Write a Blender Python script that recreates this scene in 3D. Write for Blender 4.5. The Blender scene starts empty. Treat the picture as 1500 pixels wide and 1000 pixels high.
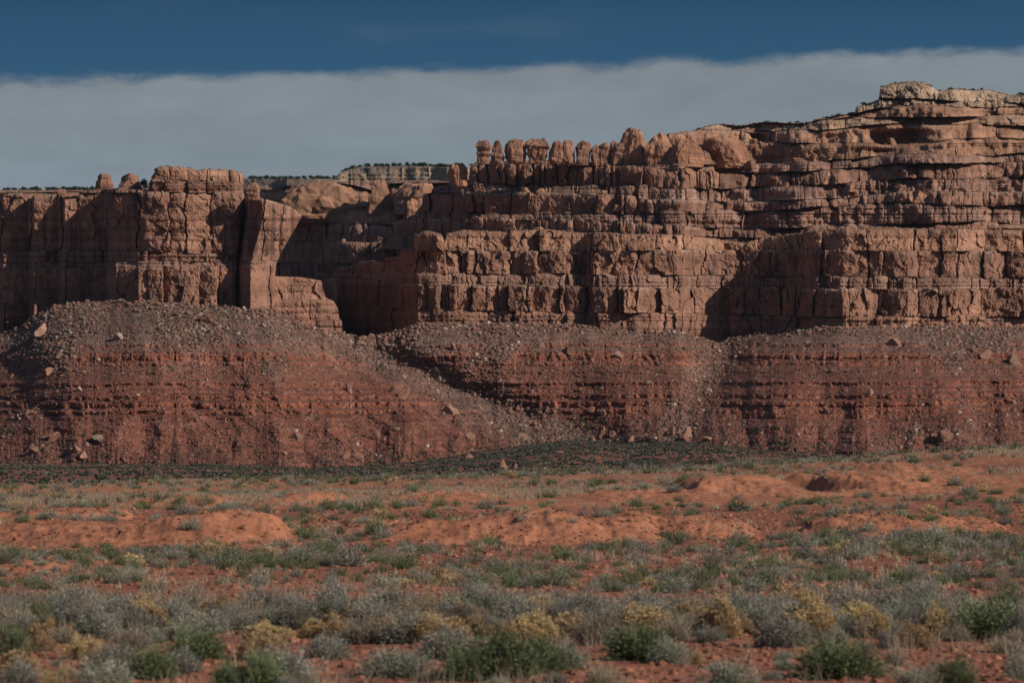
import bpy, math
import numpy as np
from mathutils import Vector
rad = math.radians
C = bpy.context.scene
COL = C.collection

# ------------------------------------------------------------------ camera, sky, sun, exposure
K = 2 * math.tan(rad(7.5)) / 1500.0        # one photo pixel, as a slope
HOR = 640.0                                # row of the horizon in the 1500 x 1000 photograph
EYE = 3.0                                  # camera height over the near flat
cam_d = bpy.data.cameras.new('camera')
cam = bpy.data.objects.new('camera', cam_d); COL.objects.link(cam)
cam.location = (0, 0, EYE); cam.rotation_euler = (rad(90), 0, 0)
cam_d.sensor_width = 36; cam_d.lens = 18 / math.tan(rad(7.5))
cam_d.shift_y = (HOR - 500) / 1500.0
cam_d.clip_start = 0.5; cam_d.clip_end = 60000
cam_d.dof.use_dof = True; cam_d.dof.focus_distance = 300; cam_d.dof.aperture_fstop = 3.6
C.camera = cam

SUN_AZ, SUN_EL = 61.0, 29.0                # degrees to the right of straight behind the camera; above the horizon
to_sun = Vector((math.sin(rad(SUN_AZ)) * math.cos(rad(SUN_EL)), -math.cos(rad(SUN_AZ)) * math.cos(rad(SUN_EL)), math.sin(rad(SUN_EL))))
sd = bpy.data.lights.new('sun', 'SUN'); sun = bpy.data.objects.new('sun', sd); COL.objects.link(sun)
sd.energy = 4.65; sd.angle = rad(0.5); sd.color = (1.0, 0.93, 0.83)
sun.rotation_euler = to_sun.to_track_quat('Z', 'Y').to_euler()

W = bpy.data.worlds.new('World'); C.world = W; W.use_nodes = True
nt = W.node_tree; N = nt.nodes; L = nt.links; N.clear()
def nd(nodes, t, **kw):
    n = nodes.new(t)
    for k, v in kw.items(): setattr(n, k, v)
    return n
def mth(nodes, links, op, a, b=None, c=None, clamp=False):
    n = nodes.new('ShaderNodeMath'); n.operation = op; n.use_clamp = clamp
    for i, q in enumerate((a, b, c)):
        if q is None: continue
        if isinstance(q, (int, float)): n.inputs[i].default_value = q
        else: links.new(q, n.inputs[i])
    return n.outputs[0]
def smooth(nodes, links, val, lo, hi, a=0.0, b=1.0):
    n = nodes.new('ShaderNodeMapRange'); n.interpolation_type = 'SMOOTHSTEP'
    for i, q in enumerate((val, lo, hi, a, b)):
        if isinstance(q, (int, float)): n.inputs[i].default_value = q
        else: links.new(q, n.inputs[i])
    return n.outputs[0]
sky = nd(N, 'ShaderNodeTexSky', sky_type='NISHITA', sun_disc=False, sun_elevation=rad(SUN_EL), sun_rotation=rad(180 - SUN_AZ), altitude=1500, air_density=1.0, dust_density=0.6, ozone_density=2.0)
bg = nd(N, 'ShaderNodeBackground'); bg.inputs[1].default_value = 0.075
out = nd(N, 'ShaderNodeOutputWorld')
tc = nd(N, 'ShaderNodeTexCoord'); sx = nd(N, 'ShaderNodeSeparateXYZ'); L.new(tc.outputs['Generated'], sx.inputs[0])
X_, Y_, Z_ = sx.outputs
az = mth(N, L, 'ARCTAN2', X_, Y_)
el = mth(N, L, 'ARCSINE', Z_)
# a long low cloud bank lying along the horizon, its upper edge frayed, in direction space
comb = nd(N, 'ShaderNodeCombineXYZ'); L.new(mth(N, L, 'MULTIPLY', az, 60.0), comb.inputs[0]); L.new(mth(N, L, 'MULTIPLY', el, 150.0), comb.inputs[1])
nz = nd(N, 'ShaderNodeTexNoise'); nz.inputs['Scale'].default_value = 1.0; nz.inputs['Detail'].default_value = 7.0; nz.inputs['Roughness'].default_value = 0.6; L.new(comb.outputs[0], nz.inputs['Vector'])
comb2 = nd(N, 'ShaderNodeCombineXYZ'); L.new(mth(N, L, 'MULTIPLY', az, 9.0), comb2.inputs[0]); L.new(mth(N, L, 'MULTIPLY', el, 45.0), comb2.inputs[1])
nz2 = nd(N, 'ShaderNodeTexNoise'); nz2.inputs['Scale'].default_value = 1.0; nz2.inputs['Detail'].default_value = 4.0; L.new(comb2.outputs[0], nz2.inputs['Vector'])
edge = mth(N, L, 'ADD', mth(N, L, 'MULTIPLY', az, 0.030), 0.0955)
edge = mth(N, L, 'ADD', edge, mth(N, L, 'MULTIPLY', mth(N, L, 'SUBTRACT', nz.outputs[0], 0.5), 0.0085))
dist = mth(N, L, 'SUBTRACT', edge, el)
cloud = smooth(N, L, dist, -0.0010, 0.0030)
wisp = smooth(N, L, nz2.outputs[0], 0.50, 0.80, 0.0, 0.22)
cloud = mth(N, L, 'MAXIMUM', cloud, wisp)
blue = nd(N, 'ShaderNodeMix', data_type='RGBA'); L.new(smooth(N, L, el, 0.085, 0.13), blue.inputs[0])
blue.inputs[6].default_value = (0.030, 0.098, 0.182, 1); blue.inputs[7].default_value = (0.0130, 0.057, 0.122, 1)
gray = nd(N, 'ShaderNodeMix', data_type='RGBA'); L.new(smooth(N, L, el, 0.060, 0.100), gray.inputs[0])
gray.inputs[6].default_value = (0.225, 0.278, 0.320, 1); gray.inputs[7].default_value = (0.215, 0.250, 0.276, 1)
gr2 = nd(N, 'ShaderNodeMix', data_type='RGBA', blend_type='MULTIPLY'); gr2.inputs[0].default_value = 1.0; L.new(gray.outputs[2], gr2.inputs[6])
vv = mth(N, L, 'MULTIPLY', smooth(N, L, nz2.outputs[0], 0.3, 0.75, 0.90, 1.08), smooth(N, L, nz.outputs[0], 0.3, 0.75, 0.96, 1.04)); L.new(vv, gr2.inputs[7])
low = nd(N, 'ShaderNodeMix', data_type='RGBA'); L.new(cloud, low.inputs[0]); L.new(blue.outputs[2], low.inputs[6]); L.new(gr2.outputs[2], low.inputs[7])
unit = nd(N, 'ShaderNodeVectorMath', operation='SCALE'); L.new(low.outputs[2], unit.inputs[0]); unit.inputs['Scale'].default_value = 1 / 0.075
top = nd(N, 'ShaderNodeMix', data_type='RGBA'); L.new(smooth(N, L, el, 0.13, 0.40), top.inputs[0])
L.new(unit.outputs[0], top.inputs[6]); L.new(sky.outputs[0], top.inputs[7])
L.new(top.outputs[2], bg.inputs[0]); L.new(bg.outputs[0], out.inputs[0])
C.view_settings.view_transform = 'Standard'; C.view_settings.look = 'None'; C.view_settings.exposure = 0.0; C.view_settings.gamma = 1.0
C.view_settings.use_curve_mapping = False
C.render.engine = 'CYCLES'
C.cycles.max_bounces = 4; C.cycles.diffuse_bounces = 2; C.cycles.transparent_max_bounces = 4

# ------------------------------------------------------------------ numpy noise
def h01(ix, iy, seed=0):
    h = (ix.astype(np.int64) * 374761393 + iy.astype(np.int64) * 668265263 + int(seed) * 1274126177) & 0xffffffff
    h = ((h ^ (h >> 13)) * 1103515245) & 0xffffffff
    h = ((h ^ (h >> 16)) * 2654435761) & 0xffffffff
    h = h ^ (h >> 15)
    return (h & 0xffffff).astype(np.float32) / np.float32(0x1000000)
def vnoise(x, y, seed=0):
    x = np.asarray(x, np.float32); y = np.asarray(y, np.float32)
    x, y = np.broadcast_arrays(x, y)
    ix = np.floor(x).astype(np.int64); iy = np.floor(y).astype(np.int64)
    fx = x - ix; fy = y - iy
    ux = fx * fx * fx * (fx * (fx * 6 - 15) + 10); uy = fy * fy * fy * (fy * (fy * 6 - 15) + 10)
    a = h01(ix, iy, seed); b = h01(ix + 1, iy, seed); c = h01(ix, iy + 1, seed); d = h01(ix + 1, iy + 1, seed)
    return ((a + (b - a) * ux) * (1 - uy) + (c + (d - c) * ux) * uy) * 2 - 1
def fbm(x, y, o=4, seed=0, gain=0.5):
    s = 0.0; a = 1.0; t = 0.0
    for k in range(o):
        s = s + a * vnoise(np.asarray(x) * 2.03 ** k + 17.3 * k, np.asarray(y) * 2.03 ** k + 9.1 * k, seed + k * 7); t += a; a *= gain
    return s / t
def ridged(x, y, o=3, seed=0):
    s = 0.0; a = 1.0; t = 0.0
    for k in range(o):
        s = s + a * (1 - np.abs(vnoise(np.asarray(x) * 2.0 ** k + 3.7 * k, np.asarray(y) * 2.0 ** k + 1.9 * k, seed + k * 5))); t += a; a *= 0.5
    return s / t
def voro(x, y, seed=0, jit=0.9):
    x = np.asarray(x, np.float32); y = np.asarray(y, np.float32)
    x, y = np.broadcast_arrays(x, y)
    ix = np.floor(x).astype(np.int64); iy = np.floor(y).astype(np.int64)
    f1 = np.full(x.shape, 9.0, np.float32); f2 = f1.copy(); cx = np.zeros_like(f1); cy = np.zeros_like(f1); ci = np.zeros(x.shape, np.int64); cj = ci.copy()
    for dx in (-1, 0, 1):
        for dy in (-1, 0, 1):
            px = ix + dx + 0.5 + jit * (h01(ix + dx, iy + dy, seed) - 0.5); py = iy + dy + 0.5 + jit * (h01(ix + dx, iy + dy, seed + 1) - 0.5)
            d = (px - x) ** 2 + (py - y) ** 2
            m = d < f1
            f2 = np.where(m, f1, np.minimum(f2, d)); f1 = np.where(m, d, f1)
            cx = np.where(m, px, cx); cy = np.where(m, py, cy); ci = np.where(m, ix + dx, ci); cj = np.where(m, iy + dy, cj)
    return np.sqrt(f1), np.sqrt(f2), x - cx, y - cy, h01(ci, cj, seed + 2), h01(ci, cj, seed + 3), h01(ci, cj, seed + 4)
def facets(x, y, seed, tilt=1.0):                # broken rock faces: one random plane per cell
    f1, f2, dx, dy, r1, r2, r3 = voro(x, y, seed)
    return (r1 - 0.5) * 2 * dx * tilt + (r2 - 0.5) * 2 * dy * tilt + (r3 - 0.5) * 0.6
def sstep(x, a, b):
    t = np.clip((x - a) / (b - a), 0, 1); return t * t * (3 - 2 * t)
def poly(pts):
    p = np.array(pts, float); return lambda x: np.interp(x, p[:, 0], p[:, 1])

# ------------------------------------------------------------------ materials (all procedural)
def material(name, rough=0.9):
    m = bpy.data.materials.new(name); m.use_nodes = True; t = m.node_tree
    b = t.nodes['Principled BSDF']; b.inputs['Roughness'].default_value = rough; b.inputs['Specular IOR Level'].default_value = 0.12
    return m, t.nodes, t.links, b
def rock_material(name, coarse, fine, bump, attr=True, col=(0.3, 0.15, 0.09), var=0.35, obj_random=False):
    m, n, l, b = material(name, 0.92)
    geo = nd(n, 'ShaderNodeNewGeometry')
    pos = geo.outputs['Position']
    if obj_random:
        pos = nd(n, 'ShaderNodeTexCoord').outputs['Object']
    if attr:
        a = nd(n, 'ShaderNodeAttribute', attribute_name='Col'); base = a.outputs['Color']
    else:
        r = nd(n, 'ShaderNodeRGB'); r.outputs[0].default_value = (*col, 1); base = r.outputs[0]
    n1 = nd(n, 'ShaderNodeTexNoise'); n1.inputs['Scale'].default_value = coarse; n1.inputs['Detail'].default_value = 6; n1.inputs['Roughness'].default_value = 0.65; l.new(pos, n1.inputs['Vector'])
    n2 = nd(n, 'ShaderNodeTexNoise'); n2.inputs['Scale'].default_value = fine; n2.inputs['Detail'].default_value = 5; n2.inputs['Roughness'].default_value = 0.7; l.new(pos, n2.inputs['Vector'])
    f = mth(n, l, 'ADD', smooth(n, l, n1.outputs[0], 0.25, 0.75, 1 - var, 1 + var), smooth(n, l, n2.outputs[0], 0.25, 0.75, -var * 0.6, var * 0.6))
    if obj_random:
        oi = nd(n, 'ShaderNodeObjectInfo'); f = mth(n, l, 'MULTIPLY', f, mth(n, l, 'ADD', mth(n, l, 'MULTIPLY', oi.outputs['Random'], 0.5), 0.75))
    mul = nd(n, 'ShaderNodeMix', data_type='RGBA', blend_type='MULTIPLY'); mul.inputs[0].default_value = 1.0
    l.new(base, mul.inputs[6]); l.new(f, mul.inputs[7]); l.new(mul.outputs[2], b.inputs['Base Color'])
    bp = nd(n, 'ShaderNodeBump'); bp.inputs['Strength'].default_value = 1.0; bp.inputs['Distance'].default_value = bump
    hsum = mth(n, l, 'ADD', n1.outputs[0], mth(n, l, 'MULTIPLY', n2.outputs[0], 0.5)); l.new(hsum, bp.inputs['Height']); l.new(bp.outputs[0], b.inputs['Normal'])
    return m
M_cliff = rock_material('sandstone', 0.10, 0.7, 0.9, var=0.22)
M_talus = rock_material('red_talus', 0.16, 0.9, 1.0, var=0.28)
M_boulder = rock_material('boulder_stone', 0.35, 1.6, 0.35, var=0.2, attr=True, obj_random=True)
M_soil = rock_material('red_soil', 1.1, 7.0, 0.11, var=0.3)
def plant_material(name, trans=0.25):
    m, n, l, b = material(name, 0.75)
    a = nd(n, 'ShaderNodeAttribute', attribute_name='Col')
    oi = nd(n, 'ShaderNodeObjectInfo')
    hs = nd(n, 'ShaderNodeHueSaturation'); l.new(a.outputs['Color'], hs.inputs['Color'])
    l.new(mth(n, l, 'ADD', mth(n, l, 'MULTIPLY', oi.outputs['Random'], 0.022), 0.489), hs.inputs['Hue'])
    l.new(mth(n, l, 'ADD', mth(n, l, 'MULTIPLY', oi.outputs['Random'], 0.5), 0.75), hs.inputs['Value'])
    l.new(hs.outputs[0], b.inputs['Base Color'])
    tr = nd(n, 'ShaderNodeBsdfTranslucent'); l.new(hs.outputs[0], tr.inputs[0])
    mx = nd(n, 'ShaderNodeMixShader'); mx.inputs[0].default_value = trans
    o = n['Material Output']; l.new(b.outputs[0], mx.inputs[1]); l.new(tr.outputs[0], mx.inputs[2]); l.new(mx.outputs[0], o.inputs['Surface'])
    return m
M_plant = plant_material('dry_foliage')
M_twig = plant_material('twigs', 0.05)

# ------------------------------------------------------------------ mesh + object helpers
def mesh_np(name, V, F, col=None, mat=None, smooth_shade=False):
    """V (n,3); F (m,3) or (m,4) indices; col (n,3) per vertex"""
    me = bpy.data.meshes.new(name)
    V = np.ascontiguousarray(V, np.float32); F = np.ascontiguousarray(F, np.int32); k = F.shape[1]
    me.vertices.add(len(V)); me.vertices.foreach_set('co', V.ravel())
    me.loops.add(F.size); me.loops.foreach_set('vertex_index', F.ravel())
    me.polygons.add(len(F)); me.polygons.foreach_set('loop_start', np.arange(0, F.size, k, dtype=np.int32))
    me.polygons.foreach_set('use_smooth', np.full(len(F), smooth_shade, bool))
    me.update(calc_edges=True)
    if col is not None:
        ca = me.color_attributes.new('Col', 'FLOAT_COLOR', 'POINT')
        c4 = np.ones((len(V), 4), np.float32); c4[:, :3] = col; ca.data.foreach_set('color', c4.ravel())
    if mat: me.materials.append(mat)
    return me
def link(name, me, parent=None, loc=None):
    o = bpy.data.objects.new(name, me); COL.objects.link(o)
    if parent: o.parent = parent
    if loc is not None: o.location = loc
    return o
def tag(o, label=None, cat=None, group=None, kind=None):
    if label: o['label'] = label
    if cat: o['category'] = cat
    if group: o['group'] = group
    if kind: o['kind'] = kind
    return o
def grid_faces(R, Cn):
    i = np.arange(R - 1)[:, None] * Cn + np.arange(Cn - 1)[None, :]
    return np.stack([i, i + 1, i + Cn + 1, i + Cn], -1).reshape(-1, 4)
def world(px, py, Y):
    return np.stack([(px - 750) * K * Y, Y + 0 * px, EYE + (HOR - py) * K * Y], -1)

# ------------------------------------------------------------------ rock walls: stacked strata, each a jointed, ledged band
class Joints:
    def __init__(s, seed, x0, x1, spacing, irregular=0.7, fixed=None):
        r = np.random.default_rng(seed); p = [x0 - 40.0]
        if fixed: p = sorted(set(p + list(fixed)))
        while p[-1] < x1 + 40: p.append(p[-1] + spacing * math.exp(r.normal(-0.15, irregular)))
        s.p = np.array(p); n = len(p) + 2
        s.off = r.uniform(-1, 1, n); s.tilt = r.uniform(-1, 1, n); s.top = r.uniform(0, 1, n); s.crk = r.uniform(0.0, 1, n) ** 2.2; s.lean = r.uniform(-1, 1, n); s.blg = r.uniform(0.0, 1, n) ** 1.3
        if fixed: s.crk = np.maximum(s.crk, 0.2)
    def at(s, x):
        i = np.clip(np.searchsorted(s.p, x), 1, len(s.p) - 1)
        a = s.p[i - 1]; b = s.p[i]; w = b - a; u = (x - a) / w
        return i, u, w
DEF = dict(lean=2.0, back=3.0, sp=26, off=3.0, crack=4.0, bulge=2.0, tilt=3.0, rnd=6, rdep=5.0, under=0.0, fac=1.6, fsx=16, fsy=26, noi=1.0, strat=0.5, sfreq=5.0, topvar=2.0, col=(0.30, 0.15, 0.095), streak=0.25, wob=2.0, fine=0.35, ux=None, joints=None, R=0.0, mea=0.0)
def massif(name, cols, curves, specs, plan, seed, sky_curve, res=0.62, edge_fn=None, edge_from=0, left_close=False, right_close=False, cream=(), slick=None, blur=0):
    """cols: pixel columns; curves: strata boundaries from the foot up (photo rows at the plan's distance)"""
    cols = np.asarray(cols, float); P = plan(cols); P = P if not blur else np.convolve(np.pad(P, blur, 'edge'), np.hanning(2 * blur + 1) / np.hanning(2 * blur + 1).sum(), 'valid'); sky = sky_curve(cols)
    x0, x1 = cols[0], cols[-1]
    J = [Joints(seed * 31 + i, x0, x1, sp['sp'], fixed=sp['joints']) for i, sp in enumerate(specs)]
    smoothness = slick(cols) if slick is not None else np.zeros_like(cols)
    cv = []
    for i, c in enumerate(curves):
        y = c(cols) + 0.9 * fbm(cols / 23.0, cols * 0 + i * 3.3, 4, seed + i)
        if i > 0:
            ii, u, w = J[i - 1].at(cols)
            y = y + (specs[i - 1]['topvar'] * (J[i - 1].top[ii] - 0.3) + specs[i - 1]['topvar'] * 0.5 * np.abs(2 * u - 1) ** 3) * (1 - 0.75 * smoothness) + smoothness * (2.4 * fbm(cols / 26.0, cols * 0 + i * 5.1, 4, seed + 50 + i) + 5.0 * vnoise(cols / 110.0, cols * 0 + i * 2.1, seed + 80 + i))
        cv.append(np.maximum(y, sky))
    for i in range(len(cv) - 2, -1, -1): cv[i] = np.maximum(cv[i], cv[i + 1])
    rows_px, rows_py, rows_d, rows_c = [], [], [], []
    acc = np.zeros_like(cols)
    for i, sp in enumerate(specs):
        lo, hi = cv[i], cv[i + 1]
        n = max(4, int(np.ceil((lo - hi).max() / res)))
        v = np.linspace(0, 1, n)[:, None]
        py = lo + (hi - lo) * v; px = np.broadcast_to(cols, py.shape).copy()
        if edge_fn is not None:
            e = edge_fn(py); f = np.clip((px - edge_from) / (x1 - edge_from), 0, 1); px = np.where(px > edge_from, edge_from + f * (e - edge_from), px)
        H = (lo - hi)[None, :]
        sd_ = seed * 100 + i * 11
        xw = px + sp['wob'] * fbm(px / 28, py / 22, 3, sd_) * 2 + sp['wob'] * 0.5 * vnoise(px / 5, py / 6, sd_ + 3)
        ii, u, w = J[i].at(xw)
        j = J[i]
        e = np.minimum(u, 1 - u) * w
        rough = 1 - 0.42 * smoothness
        d = (j.off[ii] * sp['off'] + j.tilt[ii] * sp['tilt'] * (u - 0.5) * np.minimum(w / sp['sp'], 1.6) + j.lean[ii] * sp['lean'] * 0.4 * v) * rough + sp['lean'] * v
        d = d + sp['bulge'] * j.blg[ii] * np.abs(2 * u - 1) ** 3.2 * rough
        ck = np.where(u < 0.5, j.crk[ii - 1], j.crk[ii]); d = d + sp['crack'] * ck * np.exp(-(e / 0.8) ** 2) * rough
        rn = sp['rnd'] * (1 + 1.2 * smoothness); rd_ = sp['rdep'] * (1 + 1.6 * smoothness)
        t = np.clip(1 - (1 - v) * H / rn, 0, 1); d = d + rd_ * (1 - np.sqrt(np.maximum(1 - t * t, 0))) * (0.5 + 0.8 * (j.top[ii] * (1 - smoothness) + 0.5 * smoothness))
        if sp['mea'] : d = d + sp['mea'] * 0.95 * fbm(px / 58, py / 60, 4, sd_ + 31) * (0.4 + smoothness)
        if sp['under']: d = d + sp['under'] * (1 if sp['ux'] is None else 0.25 + 1.7 * sstep(px, 1060, 1110) * (1 - sstep(px, 1340, 1385))) * (1 - sstep(v, 0.35, 0.85)) * np.maximum(0, 0.5 + 0.9 * vnoise(px / 38, py * 0, sd_ + 9))
        if sp['fac']:
            d = d + sp['fac'] * facets(px / sp['fsx'] + 0.12 * vnoise(px / 9, py / 9, sd_) + 0.25 * py / sp['fsy'], py / sp['fsy'] + 0.10 * vnoise(px / 8, py / 7, sd_ + 2) - 0.3 * px / sp['fsx'], sd_ + 5) + 0.38 * sp['fac'] * facets(px / (sp['fsx'] * 0.37), py / (sp['fsy'] * 0.33), sd_ + 6)
        d = d + sp['noi'] * fbm(px / 14, py / 14, 5, sd_ + 7) + sp['fine'] * vnoise(px / 1.7, py / 1.7, sd_ + 8)
        st = vnoise(px * 0 + 0.2 * fbm(px / 90, py / 40, 2, 5), py / sp['sfreq'] + 0.3 * fbm(px / 60, py / 30, 2, seed), sd_ + 4)
        d = d + sp['strat'] * np.round(st * 2.5) / 2.5
        D = P + acc + d
        # natural stone colour: bed tint, desert varnish streaks, bleached rind at bed tops
        c = np.array(sp['col'])[None, None, :] * (1 + 0.17 * st[..., None] + 0.12 * (j.off[ii] * 0.7)[..., None] + 0.22 * fbm(px / 40, py / 30, 3, sd_ + 12)[..., None])
        if sp['streak']:
            sk = sstep(fbm(px / 5.5, py / 70, 3, sd_ + 13) + 0.35 * fbm(px / 50, py / 60, 2, sd_ + 14), 0.08, 0.5)
            c = c * (1 - sp['streak'] * sk[..., None] * np.array([1.0, 0.9, 0.75]))
            pl_ = sstep(fbm(px / 9, py / 60, 3, sd_ + 15), 0.15, 0.55)[..., None]; c = c * (1 + 0.28 * pl_ * np.array([0.8, 1.0, 1.1]))
        if i in cream:
            cr = np.exp(-(((1 - v) * H - 2.0) / 1.6) ** 2) * sstep(vnoise(px / 24, py * 0, sd_ + 20), -0.5, 0.3)
            c = c * (1 - 0.4 * cr[..., None]) + np.array([0.38, 0.29, 0.22]) * 0.4 * cr[..., None]
        rows_px.append(px); rows_py.append(py); rows_d.append(D); rows_c.append(c)
        alive = np.clip((lo - hi) / 4.0, 0, 1)
        acc = acc + (sp['lean'] + sp['back']) * alive
    px = np.vstack(rows_px); py = np.vstack(rows_py); D = np.vstack(rows_d); c = np.concatenate(rows_c, 0)
    # the top runs back from the rim so the wall is a solid body
    for k, (dd, dy) in enumerate(((6, 0.0), (40, 0.3), (240, 1.5))):
        px = np.vstack([px, px[-1:]]); py = np.vstack([py, py[-1:] + dy]); D = np.vstack([D, D[-1:] + dd]); c = np.concatenate([c, c[-1:]], 0)
    def close(side):
        nonlocal px, py, D, c
        s = slice(-1, None) if side > 0 else slice(0, 1)
        parts = []
        for dd, dx in ((5, 0.2), (20, 0.0), (60, -2.0), (200, -8.0)):
            parts.append((px[:, s] + side * dx, py[:, s], D[:, s] + dd, c[:, s]))
        if side < 0: parts = parts[::-1]
        cat = (lambda a, q: np.concatenate([a] + q, 1)) if side > 0 else (lambda a, q: np.concatenate(q + [a], 1))
        px = cat(px, [q[0] for q in parts]); py = cat(py, [q[1] for q in parts]); D = cat(D, [q[2] for q in parts]); c = cat(c, [q[3] for q in parts])
    if right_close: close(1)
    if left_close: close(-1)
    Pw = world(px, py, D); R, Cn = px.shape
    me = mesh_np(name, Pw.reshape(-1, 3), grid_faces(R, Cn), np.clip(c, 0.01, 0.8).reshape(-1, 3), M_cliff)
    return link(name, me), Pw
def S(**k): d = dict(DEF); d.update(k); return d

BROWN = (0.238, 0.123, 0.082); ORANGE = (0.278, 0.146, 0.092); DARKR = (0.205, 0.102, 0.072); PALE = (0.32, 0.195, 0.125); CREAM = (0.29, 0.195, 0.13); LEDGE = (0.25, 0.140, 0.100)

# --- the near butte on the left, with the overhanging prow at its right end
sky_L = poly([(-70, 286), (0, 284), (3, 283), (33, 282), (34, 289), (46, 291), (48, 287), (88, 284), (91, 289), (115, 288), (117, 281), (140, 277), (217, 278), (219, 268), (222, 259), (231, 245), (240, 243), (262, 245), (284, 247), (286, 250), (300, 248), (340, 249), (355, 254), (358, 262), (353, 285), (356, 290), (375, 288), (400, 294), (425, 302), (440, 312)])
plan_L = poly([(-70, 2768), (-34, 2770), (-26, 2756), (-3, 2758), (5, 2742), (41, 2747), (50, 2724), (84, 2728), (95, 2710), (120, 2713), (153, 2712), (160, 2694), (170, 2676), (200, 2669), (203, 2664), (246, 2660), (300, 2664), (345, 2670), (353, 2675), (358, 2690), (362, 2670), (366, 2662), (386, 2648), (402, 2656), (425, 2676), (440, 2698)])
edgeL = poly([(240, 440), (296, 438), (306, 441), (318, 441), (335, 432), (355, 420), (370, 412), (385, 405), (400, 403), (450, 403), (500, 405)])
curL = [poly([(-70, 500), (60, 495), (100, 462), (440, 472)]), poly([(-70, 446), (100, 444), (300, 447), (440, 452)]), poly([(-70, 392), (440, 388)]), poly([(-70, 384), (440, 381)]), poly([(-70, 368), (200, 366), (340, 372), (440, 374)]), poly([(-70, 281), (217, 281), (350, 281), (440, 286)]), poly([(-70, 262), (218, 262), (360, 266), (440, 280)]), poly([(-70, 240), (440, 240)])]
specL = [S(lean=3, back=4, sp=16, off=1.5, tilt=3, col=DARKR, strat=1.6, sfreq=2.6),
         S(lean=1.5, back=5, sp=24, off=2.4, tilt=5, bulge=3, crack=5, rnd=7, col=BROWN, topvar=3, fac=2.4),
         S(lean=4, back=1, sp=14, off=0.8, tilt=1, crack=1.5, strat=1.2, sfreq=2.2, col=LEDGE, noi=1.5),
         S(lean=1, back=1.5, sp=12, off=1.2, tilt=2, rnd=3, strat=0.8, sfreq=3.0, col=BROWN),
         S(lean=2.0, back=2, sp=33, joints=[-66, -30, 1, 45, 90, 158, 203, 247, 273, 310, 352, 386, 412], off=2.2, tilt=4.5, bulge=3, crack=10, rnd=14, rdep=6, col=BROWN, topvar=2.0, fac=3.4, fsx=34, fsy=46, streak=0.48, wob=2.5, noi=1.6),
         S(lean=0.5, back=1.0, sp=30, off=1.5, tilt=3, under=1.5, rnd=4, col=BROWN, topvar=0.5, strat=1.0, sfreq=3.5),
         S(lean=1.5, back=5, sp=38, off=2.0, tilt=3, bulge=3, rnd=10, rdep=8, col=ORANGE, topvar=0.5)]
butte, P_butte = massif('butte', np.arange(-70, 440.5, 0.72), curL, specL, plan_L, 11, sky_L, edge_fn=edgeL, edge_from=330, right_close=True, cream=(3, 4, 5))
tag(butte, 'near red sandstone butte on the left ending in an overhanging prow', 'butte', kind='structure')
# stepped spur at the butte's right foot
curSp = [poly([(390, 500), (505, 500)]), poly([(390, 468), (500, 468)]), poly([(390, 438), (500, 438)]), poly([(390, 404), (440, 406), (500, 412)])]
skySp = poly([(390, 404), (440, 406), (471, 411), (473, 424), (477, 436), (489, 441), (495, 452), (497, 466), (501, 470), (503, 500)])
specSp = [S(lean=2, back=6, sp=40, off=1, tilt=2, strat=1.5, sfreq=4, col=DARKR, topvar=0.5), S(lean=1, back=5, sp=36, off=1, tilt=2, crack=3, bulge=1, strat=0.6, col=BROWN, topvar=0.5), S(lean=1, back=6, sp=34, off=1, tilt=2, crack=3, bulge=1, col=BROWN, topvar=1)]
spur, P_spur = massif('spur', np.arange(390, 503.5, 0.7), curSp, specSp, poly([(390, 2690), (470, 2704), (503, 2722)]), 13, skySp, right_close=True)
tag(spur, 'low stepped sandstone spur below the prow of the left butte', 'spur', kind='structure')

# --- the right wall: lower cliffs
plan_R = poly([(480, 3060), (500, 2985), (540, 2915), (575, 2850), (604, 2772), (612, 2757), (640, 2752), (700, 2760), (800, 2758), (858, 2766), (870, 2752), (930, 2750), (1000, 2772), (1012, 2792), (1060, 2812), (1120, 2806), (1165, 2784), (1195, 2748), (1235, 2735), (1290, 2738), (1330, 2742), (1345, 2752), (1400, 2758), (1440, 2776), (1570, 2800)])
sky_R = poly([(480, 402), (489, 398), (493, 392), (500, 391), (503, 395), (520, 386), (540, 382), (562, 384), (564, 377), (585, 375), (588, 366), (604, 362), (607, 345), (625, 338), (645, 342), (651, 350), (655, 342), (680, 337), (745, 341), (752, 338), (800, 336), (862, 342), (870, 340), (905, 342), (1000, 344), (1090, 356), (1110, 350), (1180, 340), (1235, 335), (1300, 334), (1570, 338)])
cR = [poly([(480, 515), (610, 500), (1570, 512)]), poly([(480, 446), (610, 452), (860, 456), (1000, 458), (1180, 462), (1570, 462)]), poly([(480, 404), (610, 416), (860, 419), (1000, 421), (1200, 421), (1330, 424), (1570, 420)]), poly([(480, 398), (600, 399), (860, 401), (1000, 402), (1180, 404), (1330, 405), (1570, 408)]), poly([(480, 380), (600, 367), (860, 368), (1000, 366), (1570, 368)]), poly([(480, 330), (1570, 330)])]
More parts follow.
